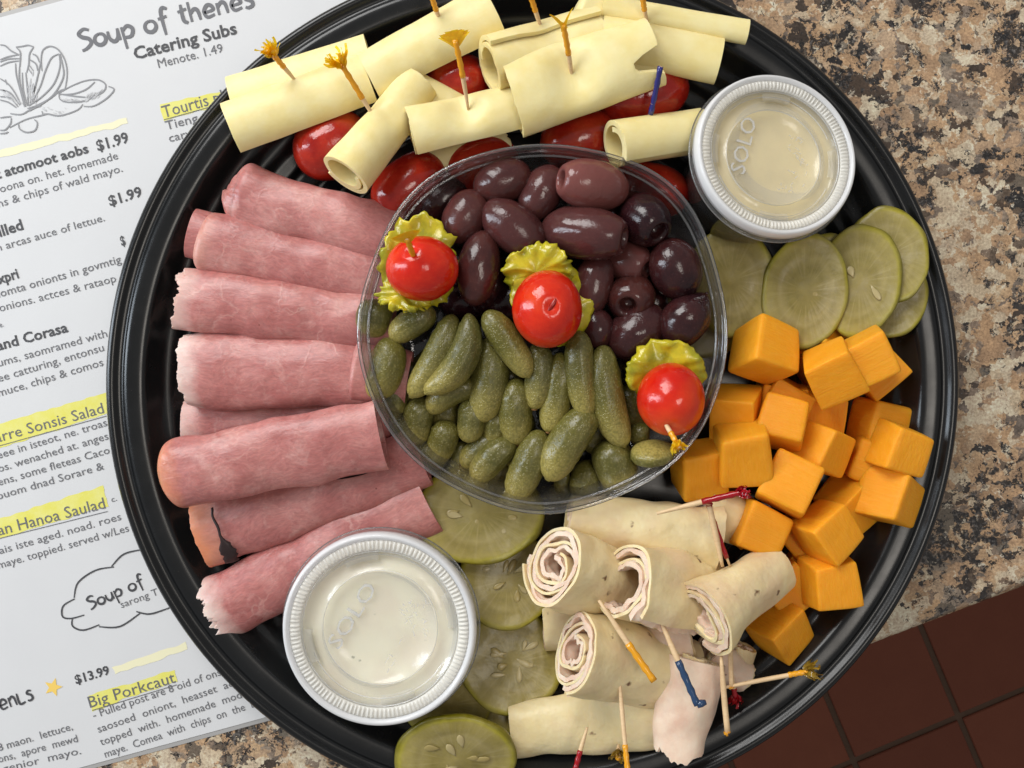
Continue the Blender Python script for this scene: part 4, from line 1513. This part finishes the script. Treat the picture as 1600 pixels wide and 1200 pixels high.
for (x, y, a, lb) in [(692, 312, 40, 'dark olive seen through the bowl wall, left of the top olives'), (800, 470, 30, 'shaded olive low between the middle tomato and the upright long olive'),
                      (768, 445, 70, 'shaded olive glimpsed right of the long upright olive'), (835, 370, 10, 'shaded olive glimpsed above the middle banana pepper slice'),
                      (905, 345, 50, 'shaded olive between the palest olive and the biggest one'), (985, 330, 20, 'shaded olive behind the near black pitted one'),
                      (1020, 410, 60, 'shaded olive between the near black pitted one and the smooth black one'), (945, 520, 20, 'shaded olive above the gherkins near the right pepper slice'),
                      (1012, 470, 140, 'shaded olive glimpsed left of the dark pointed olive'), (735, 350, 20, 'shaded olive under the plump left olives'),
                      (730, 470, 0, 'shaded olive below the long upright olive, touching the gherkins')]:
    olive((x, y), a, 40, 29, .027, lb, 0, wr=.03)

# ------------------------------------------------------------------ gherkins
GG = 'small pickled gherkins in the clear bowl'
Z7 = lambda x, y: (550 + x / 3.427, 460 + y / 3.427)
Z9 = lambda x, y: (820 + x / 3.529, 480 + y / 3.529)


def gherkin(a, b, wpx, z, lab, bend=0, dip=.004, nub=1, warts=.035, scar=False):
    """a = hidden end, b = near tip"""
    seed = random.uniform(0, 99)
    A, B = at(a[0], a[1], z - dip * .2), at(b[0], b[1], z - dip)
    k = ks(z)
    bend = bend + random.uniform(-4, 4)
    L = (B - A).length
    wk = wpx * k / 2 * .97
    pr = []
    for i in range(40):
        t = -math.cos(math.pi * i / 39)
        tt_ = (t + 1) / 2
        r = wk * max(0, (1 - abs(t) ** 3.8)) ** .5 * (.94 + .10 * math.sin(math.pi * min(1, tt_ * 1.1)))
        pr.append((L * tt_, r))
    if nub:
        pr[-1] = (L * 1.012, wk * .07)
        pr[-2] = (L * 1.010, wk * .15)
        pr[-3] = (pr[-3][0], max(pr[-3][1], wk * .2))

    def dsp(v, t):
        ff = max(0, nz(v, 430, seed))
        return .06 * nz(v, 55, seed) + warts * 3.4 * ff * (1 - t * .7) + .012 * math.cos(6 * math.atan2(v.z, v.y) + seed)
    vs, fs = revolve_x(pr, 48, bend * k, dsp)
    o = mesh('gherkin', vs, fs, GHERK, mw=frame(A, B))
    tag(o, lab, 'gherkin', GG)
    if scar:
        v2, f2 = revolve_x([(-.0003, .00145), (.0001, .0014), (.0004, .0007), (.0004, .0001)], 12)
        mesh('blossom_scar', v2, f2, SCARM, o, loc=(L * 1.0, 0, wk * .05 if dip < .006 else .001))
    return o


SCARM = plain('blossom_scar', (0.22, 0.10, 0.025), .6)
gl_ = [
    (Z7(150, 30), Z7(108, 225), 52, .041, 'round gherkin with a pale nub against the left of the bowl', 0, .006),
    (Z7(440, 80), Z7(205, 235), 42, .045, 'dark smooth gherkin lying under the left banana pepper', 0, .004),
    (Z7(215, 235), Z7(120, 560), 52, .043, 'pale tipped gherkin furthest left, leaning on the bowl wall', 4, .006),
    (Z7(550, 110), Z7(315, 550), 43, .045, 'long gherkin left of the curved one', 8, .005),
    (Z7(560, 190), Z7(450, 500), 28, .038, 'slim gherkin hidden between the long and the curved one', 0, .004),
    (Z7(640, 105), Z7(395, 530), 46, .050, 'curved banana shaped gherkin on top at left', 24, .005),
    (Z7(680, 480), Z7(400, 620), 42, .038, 'short gherkin lying sideways beneath the curved one', -6, .004),
    (Z7(745, 230), Z7(690, 685), 55, .042, 'dark warty gherkin with a pointed tip, in the centre left', 3, .006),
    (Z7(715, 90), Z7(950, 440), 43, .053, 'warty gherkin lying on top, touching the middle cherry tomato', 4, .006),
    (Z7(1000, 260), Z7(975, 615), 43, .046, 'gherkin with a brown scarred tip, right below the middle tomato', 2, .006),
    (Z7(880, 450), Z7(885, 805), 50, .041, 'gherkin with a dark scar on its tip, centre of the pile', 0, .007),
    (Z7(250, 440), Z7(232, 660), 38, .035, 'stubby gherkin with a brown scar near the left wall', 0, .006),
    (Z7(380, 550), Z7(345, 805), 44, .034, 'stubby gherkin below the sideways one', 0, .006),
    (Z7(530, 680), Z7(450, 890), 44, .033, 'gherkin with a round brown scar, lower left of the pile', 0, .007),
    (Z7(640, 560), Z7(620, 790), 40, .038, 'small smooth gherkin left of the dark tiny one', 0, .006),
    (Z7(775, 610), Z7(765, 810), 36, .036, 'tiny dark shiny gherkin tip under the centre', 0, .006),
    (Z7(760, 750), Z7(590, 920), 38, .032, 'gherkin with an orange scar near the lower wall', 0, .006),
    (Z7(600, 790), Z7(560, 935), 28, .026, 'slim gherkin tip below the orange scarred one', 0, .004),
    (Z7(870, 780), Z7(650, 1000), 44, .036, 'short gherkin lying toward the lower left wall', -3, .005),
    (Z7(1020, 730), Z7(860, 1100), 50, .040, 'dark speckled gherkin reaching lowest toward the bowl bottom', 4, .006),
    (Z9(205, 250), Z9(130, 690), 45, .045, 'gherkin second right of the scarred tip, with a blunt end', 3, .006),
    (Z9(300, 130), Z9(345, 615), 44, .050, 'long straight warty gherkin under the middle cherry tomato', -3, .005),
    (Z9(425, 210), Z9(545, 770), 52, .047, 'large dark warty gherkin left of the right cherry tomato', -8, .006),
    (Z9(370, 560), Z9(125, 950), 56, .046, 'fat pale streaked gherkin at the lower centre', -4, .006),
    (Z9(440, 740), Z9(535, 990), 60, .040, 'round ended gherkin with a brown patch near the lower rim', 0, .008),
    (Z9(700, 850), Z9(692, 760), 62, .043, 'round gherkin seen end on, below the right cherry tomato', 0, -.004),
    (Z9(370, 850), Z9(290, 1045), 42, .030, 'gherkin with an orange tip at the lowest part of the bowl', 0, .006),
    (Z9(220, 900), Z9(190, 1015), 22, .026, 'sliver of a gherkin below the fat streaked one', 0, .003),
    (Z9(650, 640), Z9(640, 760), 30, .036, 'gherkin tip hidden between the round one and the right tomato', 0, .004),
]
for (a, b, w_, z, lab, bd, dip) in gl_:
    gherkin(a, b, w_ * 1.08, z, lab, bd, dip, scar=('scar' in lab or 'orange tip' in lab))
WH = ['left of the long gherkin', 'under the curved gherkin', 'left of the dark warty gherkin', 'right of the dark warty gherkin', 'under the central scarred one', 'right of the fat streaked one',
      'under the left banana pepper', 'below the top warty one', 'under the large dark one', 'in the centre right', 'below the middle tomato']
for q_, (a, b) in enumerate([((640, 560), (630, 640)), ((700, 590), (690, 680)), ((760, 600), (745, 690)), ((820, 640), (800, 730)), ((880, 640), (860, 740)), ((930, 620), (930, 710)),
               ((700, 540), (640, 600)), ((800, 560), (790, 650)), ((980, 600), (985, 680)), ((900, 600), (880, 640)), ((845, 560), (850, 640))]):
    gherkin(a, b, 50, .024, 'shaded gherkin deep in the pile, ' + WH[q_], 0, .003)

# ------------------------------------------------------------------ cherry tomato and banana pepper stacks
def pepper(cx, cy, rx, ry, z, rot, tx, ty, lab, frilly=.06, nf=11, th=.004):
    frilly *= 1.5
    th *= .75
    k = ks(z)
    rx *= k
    ry *= k
    sd = random.uniform(0, 50)
    rings = [(0.001, th / 2), (.3, th / 2), (.6, th / 2), (.8, th * .55), (.93, th * .5), (1.0, th * .2), (1.0, -th * .2), (.9, -th / 2), (.001, -th / 2)]
    vs = []
    na = 96
    for rf, zt in rings:
        for j in range(na):
            a = 2 * math.pi * j / na
            q = 1 + frilly * rf ** 3 * (math.sin(nf * a + sd + 2.2 * mn.noise(Vector((math.cos(a) * 2, math.sin(a) * 2, sd)))) * .15 + 1.1 * mn.noise(Vector((math.cos(a) * 3.5 + sd, math.sin(a) * 3.5, 0))) + .9 * mn.noise(Vector((math.cos(a) * 9 + sd, math.sin(a) * 9, 4))))
            vs.append((rx * rf * q * math.cos(a), ry * rf * q * math.sin(a), zt + .0014 * rf * math.sin(3 * a + sd) + .0040 * rf * mn.noise(Vector((math.cos(a) * rf * 3.5 + sd, math.sin(a) * rf * 3.5, 1)))))
    m = Matrix.Translation(at(cx, cy, z)) @ Matrix.Rotation(R(tx), 4, 'X') @ Matrix.Rotation(R(ty), 4, 'Y') @ Matrix.Rotation(R(rot), 4, 'Z')
    o = mesh('pepper_slice', vs, grid_faces(len(rings), na, False, True), PEPPER, mw=m)
    return tag(o, lab, 'pepper', 'banana pepper slices')


pepper(655, 412, 62, 75, .049, 0, 8, 4, 'frilly yellow pepper slice behind the leftmost cherry tomato', .10, 13)
pepper(630, 462, 40, 28, .053, -10, -20, 0, 'jagged yellow pepper piece under the leftmost cherry tomato', .14, 9)
pepper(838, 424, 56, 44, .052, 20, 20, -10, 'wavy yellow green pepper slice above the middle cherry tomato', .09, 9)
pepper(862, 470, 62, 74, .048, 30, 0, 6, 'yellow pepper slice wrapped round the right side of the middle tomato', .03, 5)
pepper(1040, 582, 62, 54, .049, 0, 20, 0, 'thick yellow green pepper slice above the right cherry tomato', .05, 8, .006)


def cherry(cx, cy, r, ry, z, lab, dimple=None):
    k = ks(z)
    sd = random.uniform(0, 50)
    vs = []
    nu_, nv_ = 40, 56
    for i in range(nu_):
        ph = math.pi * i / (nu_ - 1)
        for j in range(nv_):
            a = 2 * math.pi * j / nv_
            v = Vector((math.sin(ph) * math.cos(a), math.sin(ph) * math.sin(a), math.cos(ph)))
            q = 1 + .02 * mn.noise(v * 1.3 + Vector((sd, 0, 0)))
            if dimple:
                dd = (v - dimple).length
                q -= .10 * math.exp(-(dd / .17) ** 2)
            vs.append((v.x * r * k * q, v.y * ry * k * q, v.z * (r + ry) / 2 * k * q))
    o = mesh('cherry_tomato', vs, grid_faces(nu_, nv_, False, True), TOM, loc=at(cx, cy, z))
    tag(o, lab, 'tomato', 'cherry tomatoes on pepper slices')
    return o


cherry(660, 420, 57, 51, .056, 'bright cherry tomato furthest left in the clear bowl, with a slit holding a gold pick', Vector((-.25, .45, .85)).normalized())
t2 = cherry(855, 483, 55, 61, .058, 'bright cherry tomato in the middle of the bowl, with a curved split and no pick', Vector((.06, -.0, 1)).normalized())
cherry(1048, 624, 53, 57, .055, 'cherry tomato at the lower right of the bowl, with a pick in its edge', Vector((-.1, -.75, .62)).normalized())
pts = catmull([(0.0005, .0080, 0), (.0025, .0055, 0), (.0028, .0025, 0), (.0012, 0.0, 0), (-.0004, -.0022, 0)], 5)
rt = .0158
vs, fs = tube([(x, y, math.sqrt(max(0, rt * rt - x * x - y * y * .85)) - .00115 + .0002) for x, y, z in pts], [.0004 + .0009 * math.sin(math.pi * i / (len(pts) - 1)) for i in range(len(pts))])
mesh('skin_split', vs, fs, plain('tomato_split', (0.30, 0.01, 0.005), .25), t2)
pick((648, 402), .068, (636, 372), .080, 'orange', .0, 'gold fan pick stuck in the leftmost cherry tomato', 'fan', film='gold')
pick((1040, 662), .064, (1062, 700), .072, 'orange', .35, 'gold frilled pick in the right cherry tomato, pointing down right', 'tight', film='gold')
# little hanging gold strand behind the right tomato
# ------------------------------------------------------------------ sauce cups
def sauce_cup(cx, cy, rpx, ztop, tx, ty, sauce_col, lab, txt, txt2, zbase, hgt, chunk, rimshift=0):
    k = ks(ztop)
    Rr = rpx * k
    root = empty('sauce_cup', at(cx, cy, ztop), (R(tx), R(ty), 0))
    hh = hgt
    # cup body (local z measured from lid top = 0)
    rb_ = Rr * .76
    bp = [(0, -hh), (rb_ * .96, -hh), (rb_, -hh + .001)]
    for i in range(1, 7):
        bp.append((rb_ + (Rr * .955 - rb_) * i / 6, -hh + .001 + (hh - .006) * i / 6))
    bp += [(Rr * .975, -.0075), (Rr * 1.02, -.0072), (Rr * 1.03, -.0062)]
    ip = [(max(0, r - .0006), z + .0005) for r, z in bp][::-1]
    vs, fs = lathe(bp + ip, 120)
    mesh('cup_body', vs, fs, CUPM, root)
    # sauce
    t = NT('sauce').sss(.3, (1, .9, .6), .003)
    v = t.coord()
    c = t.mix(t.ramp(t.noise(v, 55, 4), [(.4, 0.0), (.62, 1.0)]), sauce_col, tuple(min(1, q * 1.12) for q in sauce_col))
    sp = t.ramp(t.vor(t.vadd(v, t.noise(v, 300, 2, col=True), .003), 110, 'F1', 'Distance'), [(.06, 1.0), (.11, 0.0)])
    gt = t.ramp(t.noise(v, 70, 1), [(.56, 0.0), (.6, 1.0)])
    c = t.mix(t.math('MULTIPLY', t.math('MULTIPLY', sp, gt), .8), c, chunk)
    sm = t.fin(c, .3)
    srf = [(0, -.0058)]
    for i in range(1, 9):
        srf.append((Rr * .885 * i / 8, -.0058 + (.0006 if i == 8 else 0)))
    low = [(rb_ - .0008, -hh + .0014), (0, -hh + .0014)]
    # build closed sauce solid
    pr_ = srf + [(Rr * .885, -.0075)] + low
    vs, fs = lathe(pr_, 96, zmod=lambda a, r, z: .0005 * mn.noise(Vector((r * math.cos(a) * 70, r * math.sin(a) * 70, rpx))) if z > -.007 else 0)
    mesh('sauce', vs, fs, sm, root)
    # lid panel
    lp = [(0, -.0040), (Rr * .30, -.0040), (Rr * .565, -.0040), (Rr * .575, -.0033), (Rr * .59, -.0032), (Rr * .605, -.0040), (Rr * .70, -.0043), (Rr * .745, -.0043), (Rr * .765, -.0034),
          (Rr * .785, -.0028), (Rr * .81, -.0010)]
    lp2 = [(max(0, r), z - .0004) for r, z in lp][::-1]
    vs, fs = lathe(lp + lp2, 160, zmod=lambda a, r, z: .0005 * math.sin(2 * a + rpx) * (1 if .72 < r / Rr < .79 else 0))
    mesh('lid_panel', vs, fs, LIDM, root)
    # knurled band + rim
    NK = 124
    band = [(Rr * .81, -.0010), (Rr * .822, -.0004), (Rr * .835, -.0002), (Rr * .85, 0), (Rr * .88, .0002), (Rr * .905, .0001), (Rr * .918, -.0002)]
    def km(a, r, z):
        q = r / Rr
        if .83 < q < .91:
            return .00034 * (1 if math.sin(NK * a) > 0 else -1)
        return 0
    bandf = band + [(r, z - .0005) for r, z in band][::-1]
    vs, fs = lathe(bandf, NK * 6, zmod=km)
    mesh('ribbed_band', vs, fs, LIDM2, root)
    rimf = [(Rr * .918, -.0002), (Rr * .93, .0004), (Rr * .947, .0012), (Rr * .965, .0014), (Rr * .982, .0008), (Rr * .992, -.0006), (Rr * .996, -.0025), (Rr * .996, -.0045),
            (Rr * .982, -.0045), (Rr * .982, -.0012), (Rr * .96, .0002), (Rr * .93, -.0006)]
    vs, fs = lathe(rimf, 160)
    mesh('lid_rim', vs, fs, LIDR, root)
    # snap tabs round the recess
    for i in range(4):
        a0 = R(28 + 90 * i + rpx)
        vs = []
        for q in range(7):
            a = a0 + R(q * 4.5)
            for r, z in ((.70, -.0036), (.71, -.0022), (.79, -.0020), (.80, -.0036)):
                vs.append((Rr * r * math.cos(a), Rr * r * math.sin(a), z))
        mesh('snap_tab', vs, grid_faces(7, 4), LIDT, root, smooth=False)
    for rq, tt2, a1, a2 in ((.592, .0045, 0, 360), (.735, .004, 200, 330), (.755, .004, 20, 130), (.80, .006, 0, 360)):  # milky raised rings and arcs imitate highlight lines on the lid
        pts_ = []
        nn2 = 90
        vsr = []
        for q in range(nn2 + 1):
            a = R(a1 + (a2 - a1) * q / nn2)
            for r_, z_ in ((rq - tt2, -.0038), (rq, -.0029), (rq + tt2, -.0038)):
                vsr.append((Rr * r_ * math.cos(a), Rr * r_ * math.sin(a), z_ + (.0022 if rq > .78 else 0)))
        mesh('ridge_highlight', vsr, grid_faces(nn2 + 1, 3), LETTER, root)
    # lettering
    def fnl(x, y, z):
        return Vector(((x - cx) * k, -(y - cy) * k, z))
    text(txt[0], *txt[1], False, LETTER, root, 'embossed_lettering', -.0036, fnl, .00025)
    mv = []
    rnd = random.Random(int(rpx))
    for (x, y, a, l) in txt2:
        dx, dy = math.cos(R(a)) * l, -math.sin(R(a)) * l
        mv.append([(x, y), (x + dx * .5 + rnd.uniform(-1, 1), y + dy * .5 + rnd.uniform(-1, 1)), (x + dx, y + dy)])
    strokes('embossed_marks', mv, 1.6, SCUFF, root, 3, fnl, -.0034)
    tag(root, lab, 'sauce cup', 'lidded sauce cups')
    return root


LIDT = mk_clear('tab_plastic', (0.97, 0.97, 0.97), 0.16, (0.95, 0.95, 0.93), 0.12, 1.0)
LIDM2 = mk_clear('ribbed_lid_plastic', (0.97, 0.97, 0.97), 0.60, (1.0, 0.98, 0.92), 0.25, 0.4)
rr_ = random.Random(4)
marksA = [(630 + rr_.uniform(0, 40), 940 + rr_.uniform(0, 60), rr_.uniform(20, 160), rr_.uniform(4, 10)) for _ in range(26)]
marksA += [(600, 1040, 60, 14), (610, 1045, 60, 12), (612, 1030, 150, 8), (603, 1056, 70, 8), (622, 1010, 60, 12)]
marksB = [(1240 + rr_.uniform(0, 28), 205 + rr_.uniform(0, 70), rr_.uniform(20, 160), rr_.uniform(4, 10)) for _ in range(26)]
marksB += [(1215 + rr_.uniform(0, 50), 285 + rr_.uniform(0, 15), rr_.uniform(0, 180), rr_.uniform(3, 7)) for _ in range(10)]
sauce_cup(592, 984, 153, .047, 1.5, -1.5, (0.92, 0.83, 0.66), 'lidded sauce cup at the lower left, holding creamy white dressing, over the ham and pickles',
          ('SOLO', (527, 1020, 588, 922, 22)), marksA, .006, .040, (0.25, 0.27, 0.16))
sauce_cup(1214, 241, 133, .053, -9, 10, (0.80, 0.67, 0.36), 'lidded sauce cup at the upper right, holding yellowish dressing, above the pickle slices',
          ('SOLO', (1163, 272, 1190, 180, 22)), marksB, .006, .044, (0.40, 0.36, 0.22))

# ------------------------------------------------------------------ turkey and cheese pinwheels
WG = 'turkey and cheese pinwheels'


def pinwheel(a, b, w0, w1, z0, z1, lab, turns=2.2, end=-60, flat=.85, outer='cheese', dents=(), open_=0, jagb=None, wob=.15):
    A, B = at(*a, z0), at(*b, z1)
    r0, r1 = w0 * ks(z0) / 2, w1 * ks(z1) / 2
    root = empty('pinwheel', (A + B) / 2)
    mo, mi = (PROV, TURKEY) if outer == 'cheese' else (TURKEY, PROV)
    sd = random.uniform(0, 99)
    roll('cheese_layer' if outer == 'cheese' else 'turkey_layer', A, B, r0, r1, mo, turns=turns, th=.0015, gap=.0046, flat=flat, end=end, parent=root, seed=sd, wob=wob, dents=dents, loose=.16, nvt=80,
         jag0=jagged(.0016, 5, sd, .35), jag1=jagb or jagged(.002, 6, sd + 3, .7), nu=46)
    roll('turkey_layer' if outer == 'cheese' else 'cheese_layer', A, B, r0, r1, mi, turns=turns + (.1 if not open_ else -.1), th=.0023, gap=.0046, flat=flat, end=end + 14, parent=root, seed=sd, wob=wob, dents=dents, inner=.00175, loose=.16, ruffle=.0019,
         jag0=jagged(.0030, 6, sd + 7, .35), jag1=jagged(.004, 6, sd + 9, .5), nu=46)
    tag(root, lab, 'pinwheel', WG)
    return root


pinwheel((890, 806), (1120, 842), 100, 136, .034, .032, 'largest oval pinwheel, speckled cheese side up, just below the bowl rim', 2.4, -80, .75)
pinwheel((1100, 790), (1160, 816), 90, 80, .028, .026, 'small pinwheel hidden behind the crossing picks, beside the cheddar', 1.6, -80)
pinwheel((866, 882), (968, 906), 140, 136, .052, .024, 'pinwheel showing its full spiral, furthest left, beside the pickles', 2.7, -110, .95)
pinwheel((972, 914), (1085, 930), 134, 150, .054, .024, 'pinwheel with a hollow pink middle, in the centre of the group', 1.6, 120, .95, open_=1)
pinwheel((1096, 960), (1216, 884), 140, 80, .056, .034, 'herb speckled pinwheel pointing up right at the cheddar cubes', 2.5, 200, .9)
pinwheel((896, 1016), (1066, 1050), 136, 120, .052, .020, 'wide open oval pinwheel at the lower left of the group', 2.5, 160, .85)
pinwheel((802, 1138), (1045, 1110), 98, 118, .020, .026, 'flattened cheese fold roll at the bottom, with a plain side up', 1.8, 170, .6, dents=[(.55, .003, .15, .2)])
pinwheel((1090, 1030), (1062, 1168), 108, 100, .038, .042, 'pale turkey-side-out roll standing at the bottom with a ragged end', 2.6, -90, .8, outer='turkey', wob=.2, jagb=jagged(.009, 12, 31, 1.0))
pinwheel((1000, 1000), (1070, 985), 110, 110, .028, .026, 'turkey fold squeezed between the hollow and herb speckled pinwheels', 1.6, -60, outer='turkey')
pinwheel((850, 975), (960, 970), 90, 90, .016, .018, 'shaded pinwheel side showing between the spiral one and the wide open one', 1.6, -60)
pinwheel((885, 1078), (1050, 1082), 84, 84, .016, .018, 'thin turkey edge peeping out under the wide open oval pinwheel', 1.6, -60, outer='turkey')
pinwheel((1106, 1016), (1162, 1052), 84, 70, .024, .018, 'crumpled turkey end under the herb speckled pinwheel', 1.8, -60, .9, outer='turkey', wob=.2)
pinwheel((1142, 1072), (1160, 1010), 50, 56, .018, .020, 'small cheese lump beside the bottommost cheddar cube', 1.4, -60, .9)

pick((1040, 799), .056, (1165, 768), .063, 'red', .45, 'red frilled pick lying across, pointing at the cheddar', 'tight', rad=.0012)
pick((1126, 872), .051, (1108, 788), .056, 'red', .98, 'plain pick rising from the herb speckled pinwheel, crossing the red frilled one', None, rad=.0013)
pick((1136, 872), .049, (1107, 790), .050, 'red', .0, 'dark red wrapped pick just behind the plain crossing pick', None, rad=.0009)
pick((944, 950), .060, (1022, 1064), .066, 'orange', .48, 'pick with an orange wrapped end, sloping down from the hollow pinwheel', None, rad=.0013, film='orange')
pick((1034, 974), .057, (1090, 1102), .066, 'blue', .45, 'pick with a bent blue end, in front of the bottom turkey roll', None, rad=.0013)
pick((1140, 1073), .050, (1262, 1050), .054, 'orange', .76, 'pick with a big amber frill reaching right over the platter rim', 'tuft', film='amber', seglen=.0085)
pick((1128, 1040), .054, (1137, 1145), .056, 'orange', .98, 'bare pale pick standing beside the bottom turkey roll', None, rad=.0013)
pick((1142, 1016), .048, (1143, 1075), .050, 'orange', .98, 'short bare pick crossing the amber frilled pick', None, rad=.0011)
pick((1146, 1068), .030, (1150, 1098), .028, 'red', .2, 'dark red frill low beside the amber frilled pick', 'tight', film='red')
pick((968, 1060), .052, (982, 1215), .062, 'orange', .68, 'pick with a yellow wrapped end, running off the bottom edge', None, film='orange')
pick((914, 1150), .044, (896, 1215), .046, 'red', .35, 'pick with a red wrapped end, at the bottom edge under the cheese fold roll', None)
pick((966, 1176), .034, (966, 1184), .036, 'orange', .9, 'dark amber frill lying by the bottom edge', 'tight', film='amber')
# bent foot of the blue wrap

for o in list(bpy.data.objects):
    if o.name.startswith('frilled_pick') and o.get('label', '').startswith('pick with a bent blue'):
        a = at(1089, 1101, .0659) - o.location
        b = at(1103, 1097, .0657) - o.location
        vs, fs = tube([a, (a + b) / 2, b], [.0016, .0017, .0011])
        mesh('bent_tip', vs, fs, FILM['blue'], o)
